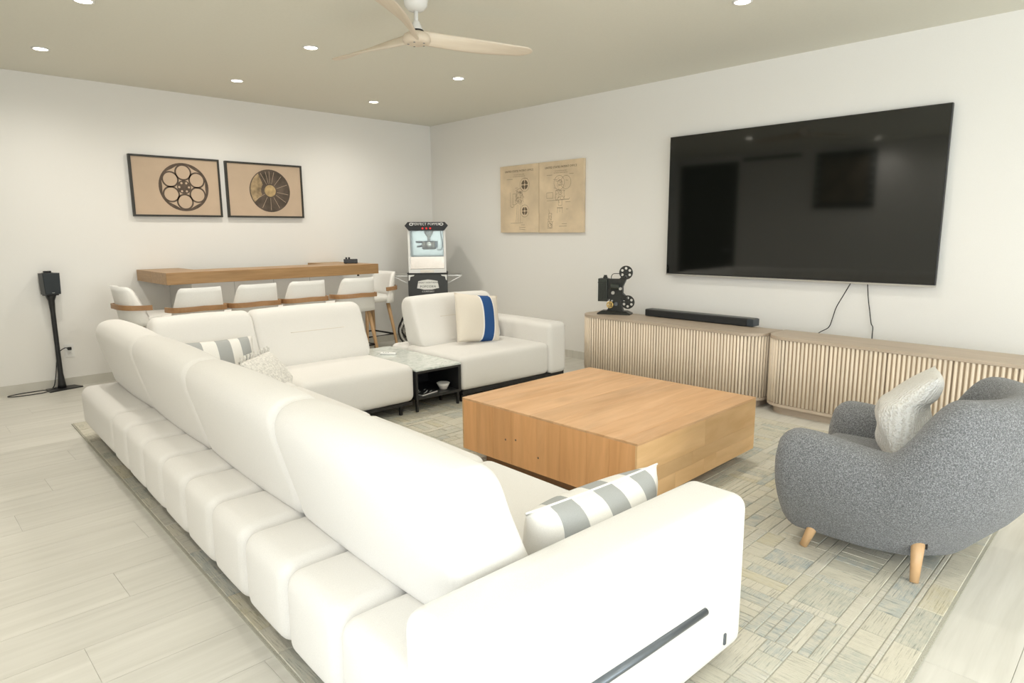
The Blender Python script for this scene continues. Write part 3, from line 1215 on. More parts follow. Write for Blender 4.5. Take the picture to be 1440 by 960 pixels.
# ------------------------------------------------------------------ television
tv = thing('television', 'huge black flat-screen television mounted on the right wall', 'television', (5.385, 2.27, 0.97))
TW, TH_ = 1.092, 1.236
box('casing', -0.055, -0.02, -TW, TW, 0, TH_, M_BLACK, tv, bev=.003)
box('screen', -0.0575, -0.054, -TW + .006, TW - .006, .010, TH_ - .006, M_SCREEN, tv)
box('bottom_trim', -0.058, -0.022, -TW, TW, -0.012, 0.001, plain('silver_trim', (0.55, 0.54, 0.50), .35, metal=.6), tv)
box('wall_mount', -0.02, 0.004, -.35, .35, .35, .85, M_BLACK, tv)
for lab, pts in (('thin black cable slanting from the TV down behind the right cabinet', [(5.35, 1.737, 0.965), (5.36, 1.79, 0.86), (5.37, 1.838, 0.763), (5.372, 1.862, 0.67), (5.372, 1.885, 0.60), (5.36, 1.945, 0.555), (5.33, 1.99, 0.50), (5.30, 2.0, 0.35), (5.30, 2.0, 0.005)]),
                 ('thin black cable hanging straight from the TV behind the right cabinet', [(5.355, 1.622, 0.965), (5.37, 1.615, 0.86), (5.372, 1.597, 0.754), (5.373, 1.580, 0.66), (5.373, 1.566, 0.63), (5.372, 1.565, 0.55), (5.35, 1.55, 0.3), (5.32, 1.55, 0.005)])):
    tag(tube('cable', smooth_path(pts, 5), 0.0035, M_CABLE, None, 6), lab, 'cable', 'cables hanging from the TV')

# ------------------------------------------------------------------ patent prints (two canvases)


def wall_print(name, label, y0, y1, z0, z1):
    t = thing(name, label, 'wall art', (XR - .002, (y0 + y1) / 2, (z0 + z1) / 2), 0, 'patent drawing canvases on the TV wall')
    hw, hh = (y0 - y1) / 2, (z1 - z0) / 2
    box('canvas', -0.035, 0.0, -hw, hw, -hh, hh, M_PATENT, t, bev=.002)
    return t, hw, hh


def ink_lines(name, par, strokes, r=0.0016, mt=None, x=-0.0355):
    """printed linework: strokes of (a, b) with a to the right seen from the room"""
    bm = bmesh.new()
    for s in strokes:
        for i in range(len(s) - 1):
            p, q = Vector(s[i]), Vector(s[i + 1])
            d = (q - p)
            if d.length < 1e-6:
                continue
            n = Vector((-d.y, d.x)).normalized() * r
            f = [bm.verts.new((x, -c.x, c.y)) for c in (p + n, q + n, q - n, p - n)]
            bm.faces.new(f)
    bmesh.ops.recalc_face_normals(bm, faces=bm.faces)
    for f in bm.faces:
        if f.normal.x > 0:
            f.normal_flip()
    me = bpy.data.meshes.new('ink')
    bm.to_mesh(me)
    bm.free()
    return link(name, me, mt or M_INK, par)


def heading(par, hh):
    for s, size, z, mt in (('UNITED STATES PATENT OFFICE', 0.031, hh - .065, M_INK), ('ASSIGNOR TO THE COMPANY, OF NEW YORK', 0.013, hh - .105, M_INKF), ('MOTION PICTURE PROJECTOR', 0.014, hh - .125, M_INKF)):
        if size < .02 and s.startswith('ASSIGNOR'):
            s = 'MOTION PICTURE MACHINE'
        link('heading', text_me(s, size, 0.0002), mt, par, loc=(-.0358, 0, z), rot=(R(90), 0, R(-90)))


def arc(cx, cy, r, a0=0, a1=360, n=20, sy=1.0):
    return [(cx + r * math.cos(R(a0 + (a1 - a0) * k / n)), cy + sy * r * math.sin(R(a0 + (a1 - a0) * k / n))) for k in range(n + 1)]


def rectl(x0, x1, y0, y1):
    return [(x0, y0), (x1, y0), (x1, y1), (x0, y1), (x0, y0)]


rp = random.Random(5)
p1, hw, hh = wall_print('canvas_print', 'parchment canvas with a projector patent drawing showing two dark four-part reels', 5.646, 5.03, 1.362, 2.114)
heading(p1, hh)
link('ink_reel', plate_me([arc(.09, .155, .052, 8 + q, 82 + q, 6) + arc(.09, .155, .016, 82 + q, 8 + q, 2) for q in (0,)], -.0357, -.0356, lambda a, b, d: (d, -a, b)), M_INK, p1)
for cx, cy, rr0 in ((.09, .155, .056), (.09, -.135, .048)):
    for q in (0, 90, 180, 270):
        if (cx, cy, q) == (.09, .155, 0):
            continue
        link('ink_reel', plate_me([arc(cx, cy, rr0 - .004, 8 + q, 82 + q, 6) + arc(cx, cy, .014, 82 + q, 8 + q, 2)], -.0357, -.0356, lambda a, b, d: (d, -a, b)), M_INK, p1)
S = [arc(.09, .155, .075), arc(.09, -.135, .068), rectl(-.04, .05, -.02, .08), rectl(-.10, -.05, -.06, .06), rectl(-.02, .03, -.04, .02), arc(0, .04, .035), arc(.01, -.03, .025), arc(.03, .05, .018),
     [(-.03, -.06), (-.05, -.26)], [(.02, -.06), (.02, -.26)], [(-.01, -.06), (-.02, -.26)], [(-.14, -.27), (.06, -.265)], arc(-.11, -.06, .03, 180, 360), [(-.14, -.06), (-.14, .08)], [(-.05, .1), (.02, .12), (.06, .09)],
     [(.05, .06), (.075, .02), (.06, -.04)], [(-.06, .125), (-.02, .125)]]
for i in range(26):
    x_, y_ = rp.uniform(-.05, .06), rp.uniform(-.06, .09)
    S.append([(x_, y_), (x_ + rp.uniform(-.03, .03), y_ + rp.uniform(-.03, .03))])
ink_lines('ink_drawing', p1, S, .0014)
ink_lines('ink_caption', p1, [[(.0, -.315), (.10, -.318)], [(.03, -.29), (.09, -.29)], [(0, -.335), (.10, -.345)], [(-.2, .225), (-.1, .225)], [(.08, .225), (.14, .225)]], .0022, M_INKF)
p2, hw, hh = wall_print('canvas_print', 'parchment canvas with a projector patent drawing topped by a large open reel', 5.024, 4.395, 1.358, 2.114)
heading(p2, hh)
S = [arc(-.02, .15, .075), arc(.075, .15, .07), arc(-.01, .15, .03), rectl(-.07, .05, -.03, .07), arc(-.005, .045, .022), arc(.02, -.01, .02), rectl(-.20, -.11, -.01, .05), [(-.20, -.035), (.12, -.03)],
     rectl(-.03, .02, -.09, -.03), [(-.04, -.11), (-.045, -.17)], [(-.01, -.11), (-.01, -.16)], [(.02, -.11), (.03, -.17)], rectl(-.045, .03, -.12, -.11), [(.05, -.02), (.12, -.025), (.13, -.01)],
     rectl(-.17, -.13, -.24, -.17), rectl(-.185, -.12, -.33, -.26), arc(-.15, -.30, .025), [(-.16, -.17), (-.17, -.13)], arc(-.15, -.21, .015)]
for i in range(34):
    x_, y_ = rp.uniform(-.08, .07), rp.uniform(-.05, .21)
    S.append([(x_, y_), (x_ + rp.uniform(-.035, .035), y_ + rp.uniform(-.03, .03))])
for i in range(14):
    x_, y_ = rp.uniform(-.18, -.12), rp.uniform(-.33, -.17)
    S.append([(x_, y_), (x_ + rp.uniform(-.02, .02), y_ + rp.uniform(-.02, .02))])
ink_lines('ink_drawing', p2, S, .0014)
ink_lines('ink_caption', p2, [[(-.02, -.31), (.09, -.308)], [(.02, -.285), (.09, -.285)], [(.08, -.13), (.11, -.13)], [(.07, -.055), (.14, -.055)], [(-.2, .235), (-.12, .235)], [(.12, .235), (.18, .235)]], .0022, M_INKF)

# ------------------------------------------------------------------ framed film-reel pictures on the back wall


def framed(name, label, x0, x1, z0, z1):
    t = thing(name, label, 'picture', ((x0 + x1) / 2, YB - .001, (z0 + z1) / 2), 0, 'framed film pictures on the back wall')
    hw, hh = (x1 - x0) / 2, (z1 - z0) / 2
    f = .018
    link('frame', boxes_me([(-hw, hw, -.04, 0, hh - f, hh), (-hw, hw, -.04, 0, -hh, -hh + f), (-hw, -hw + f, -.04, 0, -hh + f, hh - f), (hw - f, hw, -.04, 0, -hh + f, hh - f)]), M_FRAME, t)
    box('print', -hw + f, hw - f, -.030, -.004, -hh + f, hh - f, M_CANVAS_T, t)
    return t


A3 = lambda a, b, d: (a, d, b)
f1 = framed('framed_picture', 'black framed tan picture of an open film reel with six round holes', 1.822, 2.647, 1.541, 2.116)
cx, cz, rr_ = .06, 0.0, .232
link('print_rim', plate_me([circ(cx, cz, rr_, 48), circ(cx, cz, rr_ - .022, 48)[::-1]], -.0312, -.0302, A3), M_REEL, f1)
for k in range(6):
    a = PI / 2 + k * PI / 3
    ox, oz = cx + .142 * math.cos(a), cz + .142 * math.sin(a)
    link('print_ring', plate_me([circ(ox, oz, .079, 28), circ(ox, oz, .064, 28)[::-1]], -.0311, -.0302, A3), M_REEL, f1)
    a += PI / 6
    tri = [(cx + rad * math.cos(a + da), cz + rad * math.sin(a + da)) for rad, da in ((.21, .13), (.218, 0), (.21, -.13))]
    link('print_web', plate_me([[(cx + .215 * math.cos(a - .34), cz + .215 * math.sin(a - .34)), (cx + .222 * math.cos(a), cz + .222 * math.sin(a)), (cx + .215 * math.cos(a + .34), cz + .215 * math.sin(a + .34)), (cx + .200 * math.cos(a), cz + .200 * math.sin(a))]], -.0310, -.0302, A3), M_REEL, f1)
link('print_hub', plate_me([circ(cx, cz, .066, 30)] + [circ(cx + .045 * math.cos(k * PI / 3), cz + .045 * math.sin(k * PI / 3), .011, 10)[::-1] for k in range(6)], -.0313, -.0302, A3), M_REEL, f1)
f2 = framed('framed_picture', 'black framed tan picture of a dark round film tin with gold centre', 2.708, 3.545, 1.541, 2.112)
cx, cz = .045, 0.0
link('print_disc', plate_me([circ(cx, cz, .225, 48)], -.0310, -.0302, A3), M_REEL2, f2)
link('print_patina', plate_me([arc(cx, cz, .215, 125, 215, 14) + arc(cx, cz, .10, 205, 140, 8)], -.0312, -.0309, A3), plain('tin_patina_print', (0.34, 0.25, 0.14), .8, nscale=16, var=.55), f2)
link('print_centre', plate_me([circ(cx, cz, .062, 30)], -.0314, -.0309, A3), M_REELG, f2)
rays = []
for a in (-150, -118, -90, -62, -35, -10, 20, 50, 75, 90, 102, 118):
    rays.append(plate_me([[(cx + .075 * math.cos(R(a - 1)), cz + .075 * math.sin(R(a - 1))), (cx + .205 * math.cos(R(a - .5)), cz + .205 * math.sin(R(a - .5))), (cx + .205 * math.cos(R(a + .5)), cz + .205 * math.sin(R(a + .5))), (cx + .075 * math.cos(R(a + 1)), cz + .075 * math.sin(R(a + 1)))]], -.0313, -.0309, A3))
    link('print_ray', rays[-1], M_CANVAS_T, f2)

# ------------------------------------------------------------------ bar
BZ = 1.038
bar = thing('bar_counter', 'white home bar with thick oak U-shaped top against the back wall', 'bar', (2.91, 6.6, 0))
bx0, bx1, bf, bb = 1.80 - 2.91, 3.945 - 2.91, 6.11 - 6.6, YB - 6.6 - .016
box('bar_top', bx0, bx1, bf, bf + .44, BZ - .105, BZ, M_OAK, bar, bev=.003)
box('return_top', bx0, bx0 + .38, bf + .44, bb, BZ - .105, BZ, M_OAKY, bar, bev=.003)
box('return_top', bx1 - .38, bx1, bf + .44, bb, BZ - .105, BZ, M_OAKY, bar, bev=.003)
box('front_panel', bx0 + .28, bx1 - .30, bf + .24, bf + .28, 0, BZ - .105, M_WHITE, bar)
for x_ in (bx0 + .28, bx1 - .34):
    box('side_panel', x_, x_ + .04, bf + .28, bb, 0, BZ - .105, M_WHITE, bar)
for i in range(1, 4):
    x_ = bx0 + .28 + (bx1 - bx0 - .58) * i / 4
    box('panel_joint', x_ - .002, x_ + .002, bf + .2385, bf + .241, 0.08, BZ - .105, plain('joint_grey', (.45, .46, .44), .5), bar)
link('bag_hook', tube_me([(bx1 - .22, bf + .06, BZ - .105), (bx1 - .22, bf + .06, BZ - .125)], .012, 10), M_BLACK, bar)


# ------------------------------------------------------------------ bar stools
def stool(label):
    """faces +y, origin on the floor under the seat"""
    t = thing('bar_stool', label, 'stool', (0, 0, 0), 0, 'white bar stools around the bar')
    soft('seat', -.215, .215, -.19, .215, .60, .675, M_CHAIR_W, t, .035, n=4, puff=(0, 0, .006))
    # wrap-around shell: outer and inner skins
    nx_, nz = 16, 8
    vin, vout = [], []
    for j in range(nz + 1):
        v = j / nz
        z = .585 + v * .345
        hw = .235 - .055 * v
        for i in range(nx_ + 1):
            u = -1 + 2 * i / nx_
            au = abs(u)
            # rounded upper corners
            zz = z - (max(0, au - .72) / .28) ** 2 * .05 * v
            depth = -.245 - .055 * v + .15 * au ** 2.6 * (1 - .35 * v)
            xx = hw * math.sin(u * PI / 2 * .92) / math.sin(PI / 2 * .92)
            vout.append((xx, depth, zz))
            nrm = Vector((-u * .55, 1, 0)).normalized() * .032
            vin.append((xx * .93 + 0, depth + .032, zz - (.004 if j == nz else 0)))
    W_ = nx_ + 1
    n0 = len(vout)
    vv = vout + vin
    ff = []
    for j in range(nz):
        for i in range(nx_):
            a, b, c, d = j * W_ + i, j * W_ + i + 1, (j + 1) * W_ + i + 1, (j + 1) * W_ + i
            ff.append((a, b, c, d))
            ff.append((a + n0, d + n0, c + n0, b + n0))
    rim = [i for i in range(W_)] + [j * W_ + nx_ for j in range(1, nz + 1)] + [nz * W_ + i for i in range(nx_ - 1, -1, -1)] + [j * W_ for j in range(nz - 1, 0, -1)]
    for k in range(len(rim)):
        a, b = rim[k], rim[(k + 1) % len(rim)]
        ff.append((a, a + n0, b + n0, b))
    link('backrest', mesh(vv, ff), M_CHAIR_W, t, True)
    # wooden band hugging the shell
    pts = []
    for i in range(25):
        u = -1.12 + 2.24 * i / 24
        hw = .225
        au = abs(u)
        pts.append((hw * math.sin(max(-1.05, min(1.05, u)) * PI / 2 * .92) / math.sin(PI / 2 * .92) * (1 if au <= 1.05 else 1.0), -.292 + .165 * au ** 2.6, .757 - .012 * au))
    vv, ff = [], []
    for i, (x_, y_, z_) in enumerate(pts):
        a = Vector(pts[max(0, i - 1)])
        b = Vector(pts[min(24, i + 1)])
        tn = (b - a)
        nn = Vector((tn.y, -tn.x, 0)).normalized()
        for (dn, dz) in ((0.0, -.021), (.016, -.021), (.016, .021), (0.0, .021)):
            vv.append((x_ + nn.x * dn, y_ + nn.y * dn, z_ + dz))
    for i in range(24):
        for k in range(4):
            l = (k + 1) % 4
            ff.append((i * 4 + k, i * 4 + l, (i + 1) * 4 + l, (i + 1) * 4 + k))
    ff += [(0, 1, 2, 3), (96, 97, 98, 99)]
    link('wood_band', mesh(vv, ff), M_WALNUT, t)
    for sx in (-1, 1):
        for sy in (-1, 1):
            tube('leg', [(sx * .15, sy * .14, .60), (sx * .19, sy * .18, .30), (sx * .225, sy * .215, 0.0)], .023, M_LEGW, t, 8, r1=.014)
    z_ = .22
    c = .196
    tube('footrest', [(-c, -c + .01, z_), (c, -c + .01, z_), (c, c - .01, z_), (-c, c - .01, z_)], .010, M_BLACK, t, 8, True)
    return t


s0 = stool('white bar stool at the bar front, leftmost of the row of four')
s0.location = (1.94, 5.96, 0)
dup(s0, (2.43, 5.96, 0), R(1), 'white bar stool at the bar front, second from the left in the row of four')
dup(s0, (2.92, 5.97, 0), R(-1), 'white bar stool at the bar front, third from the left in the row of four')
dup(s0, (3.47, 5.97, 0), R(-2), 'white bar stool at the bar front, rightmost of the row of four')
dup(s0, (1.75, 6.42, 0), R(-88), 'white bar stool at the left end of the bar, seen side-on')
dup(s0, (4.02, 6.44, 0), R(93), 'white bar stool tucked in at the right end of the bar beside the popcorn cart')


# ------------------------------------------------------------------ speaker stands and speakers
def speaker_set(x, y, rz, lab_stand, lab_spk):
    t = thing('speaker_stand', lab_stand, 'stand', (x, y, 0), rz, 'rear speaker stands')
    link('base_plate', mesh([(-.135, -.085, 0), (.135, -.085, 0), (.11, .05, 0), (-.11, .05, 0), (-.135, -.085, .010), (.135, -.085, .010), (.11, .05, .014), (-.11, .05, .014)],
                            [(0, 1, 2, 3), (4, 5, 6, 7), (0, 1, 5, 4), (1, 2, 6, 5), (2, 3, 7, 6), (3, 0, 4, 7)]), M_BLACKM, t)
    lathe('pole', [(.036, .010), (.030, .05), (.021, .14), (.019, .40), (.020, .70), (.026, .80), (.040, .838), (.040, .845)], M_BLACKM, t, 18)
    box('top_plate', -.05, .05, -.04, .04, .845, .856, M_BLACK, t, bev=.002)
    s = thing('loudspeaker', lab_spk, 'speaker', (x, y, .856), rz, 'rear loudspeakers')
    link('cabinet', mesh([(-.062, -.05, 0), (.062, -.05, 0), (.055, .05, 0), (-.055, .05, 0), (-.068, -.05, .185), (.068, -.05, .185), (.06, .05, .185), (-.06, .05, .185)],
                         [(0, 1, 2, 3), (4, 5, 6, 7), (0, 1, 5, 4), (1, 2, 6, 5), (2, 3, 7, 6), (3, 0, 4, 7)]), plain('speaker_body', (0.07, 0.075, 0.075), .5), s)
    link('grille', mesh([(-.058, -.056, .006), (.058, -.056, .006), (.064, -.056, .18), (-.064, -.056, .18), (-.061, -.05, .003), (.061, -.05, .003), (.067, -.05, .183), (-.067, -.05, .183)],
                        [(0, 1, 2, 3), (0, 1, 5, 4), (1, 2, 6, 5), (2, 3, 7, 6), (3, 0, 4, 7), (4, 5, 6, 7)]), plain('speaker_cloth', (0.030, 0.037, 0.042), .8, nscale=700, var=.4), s)
    box('logo', -.010, .010, -.0572, -.0558, .012, .016, M_STEEL, s)
    for k in (-.024, .008):
        box('bracket_knob', k - .011, k + .011, -.02, .012, .185, .205, M_BLACK, s, bev=.003)
    box('bracket', -.045, .03, -.025, .02, .184, .189, M_BLACK, s)
    return t


speaker_set(1.09, 6.93, R(14), 'black speaker stand on a flat base near the outlet on the back wall', 'small black loudspeaker on the stand left of the bar')
bx = thing('media_box', 'small black device with two knobs on the right end of the bar top', 'device', (3.80, 6.44, BZ), R(-30))
box('case', -.075, .075, -.05, .05, .004, .048, M_BLACKM, bx, bev=.004)
for k in (-.045, -.015):
    lathe('knob', [(.010, .047), (.011, .064), (.007, .068)], M_BLACK, bx, 12, cx=k)
for k in (-.055, .055):
    box('foot', k - .012, k + .012, -.04, .04, 0, .005, M_BLACK, bx)
tag(tube('cable', smooth_path([(1.185, 6.985, .345), (1.15, 6.975, .36), (1.09, 6.965, .30), (1.05, 6.94, .10), (1.02, 6.955, .012), (.93, 6.955, .006), (.80, 6.945, .006), (.72, 6.92, .006), (.69, 6.88, .006), (.75, 6.84, .006), (.88, 6.835, .006), (.95, 6.85, .006), (1.01, 6.90, .012), (1.045, 6.93, .018)], 6), .004, M_CABLE, None, 6),
    'black speaker cable looping over the floor by the back wall', 'cable')
ol = thing('wall_outlet', 'white wall outlet with a black plug beside the speaker stand', 'outlet', (1.19, YB, .33))
box('plate', -.037, .037, -.006, 0, -.06, .06, M_TRIM, ol, bev=.002)
for z_ in (-.022, .022):
    box('socket', -.017, .017, -.0085, -.005, z_ - .015, z_ + .015, M_WHITE, ol, bev=.003)
    for dx in (-.006, .006):
        box('slot', dx - .0012, dx + .0012, -.009, -.0082, z_ - .006, z_ + .004, M_GREYM, ol)
box('plug', -.017, .013, -.035, -.0085, .008, .034, M_BLACK, ol, bev=.004)

# ------------------------------------------------------------------ popcorn cart
pc = thing('popcorn_cart', 'black and white popcorn machine on a wheeled cart in the corner', 'popcorn machine', (4.82, 6.38, 0), R(-38.2))
# local: front faces -y
W2, D2 = .222, .19
box('cart_body', -W2 - .012, W2 + .012, -D2, D2, .50, .885, M_POPBLACK, pc, bev=.003)
box('cart_top', -W2 - .02, W2 + .02, -D2 - .008, D2 + .008, .885, .897, M_BLACK, pc, bev=.002)
for sx in (-1, 1):
    for sy in (-1, 1):
        box('cart_leg', sx * (W2 - .01) - .012, sx * (W2 - .01) + .012, sy * (D2 - .03) - .012, sy * (D2 - .03) + .012, .15 if sx < 0 else 0.0, .50, M_BLACK, pc)
    # fold-out side shelves with slanted brackets
    xa = sx * (W2 + .012)
    sh = box('side_shelf', min(xa, xa + sx * .17), max(xa, xa + sx * .17), -D2 + .02, D2 - .02, .855, .867, M_STEEL, pc, bev=.002)
    tube('shelf_bracket', [(xa, -D2 + .03, .77), (xa + sx * .16, -D2 + .03, .853)], .007, M_TRIM, sh, 6)
# two spoked wheels, their faces turned to the room, at the left end of the cart
WX = -.165
for sy in (-1, 1):
    yw = sy * (D2 + .028)
    rim = [(WX + .20 * math.cos(t), yw, .209 + .20 * math.sin(t)) for t in [2 * PI * k / 36 for k in range(36)]]
    wl = tube('wheel', rim, .009, M_BLACK, pc, 8, True)
    tube('wheel_rim', [(WX + (p[0] - WX) * .88, p[1], .209 + (p[2] - .209) * .88) for p in rim], .007, M_TRIM, wl, 6, True)
    tube('wheel_rim', [(WX + (p[0] - WX) * .76, p[1], .209 + (p[2] - .209) * .76) for p in rim], .006, M_BLACK, wl, 6, True)
    for k in range(10):
        t = 2 * PI * k / 10
        tube('spoke', [(WX, yw, .209), (WX + .19 * math.cos(t), yw, .209 + .19 * math.sin(t))], .0035, M_STEEL, wl, 5)
tube('axle', [(WX, -D2 - .035, .209), (WX, D2 + .035, .209)], .010, M_STEEL, pc)
box('under_shelf', -W2 + .01, W2 - .01, -D2 + .03, D2 - .03, .20, .215, M_STEEL, pc)
# kettle case: posts, glass, base tray, dark canopy
zc0, zc1 = .897, 1.395
for sx in (-1, 1):
    for sy in (-1, 1):
        box('corner_post', sx * (W2 - .013) - .013, sx * (W2 - .013) + .013, sy * (D2 - .013) - .013, sy * (D2 - .013) + .013, zc0, zc1, M_TRIM, pc, bev=.002)
box('deck', -W2 + .026, W2 - .026, -D2 + .004, D2 - .004, zc0, zc0 + .045, M_TRIM, pc)
box('crumb_drawer', -.085, .075, -D2 - .002, -D2 + .006, zc0 + .004, zc0 + .034, plain('drawer_steel', (0.70, 0.64, 0.56), .3, metal=.5), pc)
tray = box('kickplate', -W2 + .026, W2 - .026, -D2 + .006, -D2 + .010, zc0 + .05, zc0 + .19, plain('warm_steel', (0.72, 0.66, 0.58), .25, metal=.7), pc)
for nm, (x0, x1, y0, y1) in (('front_pane', (-W2 + .026, W2 - .026, -D2 + .012, -D2 + .015)), ('side_pane', (-W2 + .004, -W2 + .007, -D2 + .026, D2 - .026)), ('side_pane', (W2 - .007, W2 - .004, -D2 + .026, D2 - .026))):
    box(nm, x0, x1, y0, y1, zc0 + .19 if nm == 'front_pane' else zc0 + .045, zc1, M_GLASS, pc)
box('back_panel', -W2 + .026, W2 - .026, D2 - .012, D2 - .006, zc0, zc1, plain('mirror_steel', (0.55, 0.57, 0.55), .18, metal=.6), pc)
kt = lathe('kettle', [(.070, 1.17), (.082, 1.175), (.085, 1.26), (.080, 1.265), (.004, 1.27)], M_STEEL, pc, 24, cx=.02)
lathe('kettle_neck', [(.055, 1.395), (.048, 1.36), (.014, 1.31), (.014, 1.268)], M_TRIM, kt, 18, cx=.02)
tube('kettle_handle', [(-.06, -.04, 1.255), (-.13, -.08, 1.26)], .009, M_BLACK, kt)
tube('kettle_handle', [(-.06, -.05, 1.21), (-.115, -.08, 1.205)], .009, M_BLACK, kt)
box('motor', .085, .125, -.04, .04, 1.19, 1.265, M_GREYM, kt, bev=.004)
tube('power_lead', smooth_path([(.165, -.05, 1.39), (.17, -.05, 1.32), (.185, -.05, 1.25), (.17, -.05, 1.17), (.12, -.04, 1.165)], 5), .004, M_CABLE, pc, 6)
cz0, cz1 = 1.392, 1.492
hexa = [(-.205, cz0), (.205, cz0), (.253, (cz0 + cz1) / 2 + .008), (.215, cz1), (-.215, cz1), (-.253, (cz0 + cz1) / 2 + .008)]
cn = link('canopy', plate_me([hexa], -D2 - .03, D2 + .02, A3), M_BLACK, pc)
link('canopy_lettering', text_me('PERFECT POPPER', .040, .0005, spacing=1.05), M_SIGN_W, cn, loc=(0, -D2 - .0308, 1.467), rot=(R(90), 0, 0))
for sx in (-1, 1):
    link('canopy_scroll', tube_me([(sx * .175 + .02 * math.cos(t), -D2 - .031, 1.467 + .013 * math.sin(t)) for t in [2 * PI * k / 12 for k in range(12)]], .005, 5, True), M_SIGN_W, cn)
for k in (-.045, 0, .045):
    lathe_o = link('switch', lathe_me([(.012, 0), (.012, .006), (.007, .009)], 14), M_RED, cn, loc=(k, -D2 - .030, 1.418), rot=(R(90), 0, 0))
# white emblem on the cart front
em = [(-.125, .745), (-.115, .80), (-.05, .812), (0, .818), (.05, .812), (.115, .80), (.125, .745), (.13, .715), (.10, .712), (.05, .698), (-.05, .698), (-.10, .712), (-.13, .715)]
eb = link('emblem', plate_me([em], -D2 - .0025, -D2 - .0005, A3), M_SIGN_W, pc)
link('emblem_lettering', text_me('GREAT NORTHERN', .027, .0004), M_POPBLACK, eb, loc=(0, -D2 - .003, .782), rot=(R(90), 0, 0))
link('emblem_lettering', text_me('POPCORN', .036, .0004, spacing=1.15), M_POPBLACK, eb, loc=(0, -D2 - .003, .734), rot=(R(90), 0, 0))
link('emblem_lettering', text_me('COMPANY', .026, .0004, spacing=1.25), M_SIGN_W, eb, loc=(0, -D2 - .003, .675), rot=(R(90), 0, 0))
for sx in (-1, 1):
    for zc_, sg in ((.875, -1), (.515, 1)):
        xa = sx * (W2 + .004)
        link('corner_scroll', plate_me([[(xa, zc_), (xa - sx * .07, zc_), (xa - sx * .06, zc_ + sg * .014), (xa - sx * .022, zc_ + sg * .022), (xa - sx * .014, zc_ + sg * .06), (xa, zc_ + sg * .07)]], -D2 - .002, -D2 - .0004, A3), M_SIGN_W, pc)

# ------------------------------------------------------------------ ceiling fan
FX, FY = 2.46, 3.30
fan = thing('ceiling_fan', 'ceiling fan with three pale twisted wooden blades', 'fan', (FX, FY, ZC))
lathe('canopy', [(.070, 0), (.072, -.02), (.066, -.055), (.045, -.078), (.020, -.084)], M_WHITE, fan)
lathe('downrod', [(.012, -.08), (.012, -.15)], M_WHITE, fan, 14)
lathe('motor_cap', [(.016, -.138), (.020, -.142), (.036, -.180), (.040, -.188)], M_WHITE, fan, 20)
lathe('collar', [(.040, -.187), (.044, -.196), (.030, -.204)], M_BLACK, fan, 20)
M_HUB = plain('fan_hub', (0.76, 0.66, 0.53), .5, nscale=30)
lathe('hub', [(.050, -.200), (.075, -.215), (.085, -.245), (.070, -.262), (.050, -.266), (.004, -.267)], M_HUB, fan, 24)
for k in range(5):
    a = k * 2 * PI / 5
    link('screw', lathe_me([(.006, -.2675), (.006, -.2655)], 8, .05 * math.cos(a), .05 * math.sin(a)), M_GREYM, fan)


def sstep0(a, b, x):
    t = max(0, min(1, (x - a) / (b - a)))
    return t * t * (3 - 2 * t)


vv, ff = [], []
NS, NC = 26, 10
for i in range(NS + 1):
    t = i / NS
    r_ = .02 + t * .73
    # width, twist, droop and sweep of a carved blade
    wd = .085 + .045 * sstep0(.02, .75, t)
    if t > .90:
        wd *= math.sqrt(max(0.06, 1 - ((t - .90) / .101) ** 2))
    tw = -R(52) * (1 - t) ** 1.5 - R(9)
    zc_ = -.225 - .012 * math.sin(t * PI * .5)
    sw = .02 * math.sin(t * PI)
    thk = .012 * (1 - t) + .004
    for j in range(NC):
        a = 2 * PI * j / NC
        cx_, cz_ = wd * .5 * math.cos(a), thk * math.sin(a)
        vv.append((r_, sw + cx_ * math.cos(tw) - cz_ * math.sin(tw), zc_ + cx_ * math.sin(tw) + cz_ * math.cos(tw)))
for i in range(NS):
    for j in range(NC):
        l = (j + 1) % NC
        ff.append((i * NC + j, i * NC + l, (i + 1) * NC + l, (i + 1) * NC + j))
ff += [tuple(range(NC)), tuple(range(NS * NC, NS * NC + NC))]
bl = mesh(vv, ff, 'blade')
for a in (339, 99, 219):
    link('blade', bl, M_FAN, fan, True, rot=(0, 0, R(a)))

# ------------------------------------------------------------------ ceiling downlights
dl0 = None
DL = [((3.97, 6.11), 'lit recessed downlight in the ceiling closest to the far room corner'),
      ((2.54, 6.11), 'lit recessed downlight above the middle of the bar, near the framed pictures'),
      ((1.08, 6.07), 'lit recessed downlight above the black speaker stand'),
      ((3.95, 4.70), 'lit recessed downlight above the white end unit with the blue cushion'),
      ((2.52, 4.69), 'lit recessed downlight just left of the fan blades, above the far sofa back'),
      ((1.075, 4.69), 'lit recessed downlight at the top left edge of the photo'),
      ((3.95, 2.02), 'lit recessed downlight above the TV at the top edge of the photo')]
ADDED_GRID = [(2.52, 2.02), (2.52, -.8), (1.08, -2.2), (2.52, -2.2), (3.95, -2.2), (-.36, 3.36), (-.36, 2.02)]  # unseen downlights added to brighten the room more evenly
for (x_, y_) in ADDED_GRID:
    DL.append(((x_, y_), 'added recessed downlight out of view, extending the ceiling grid to fill in light'))
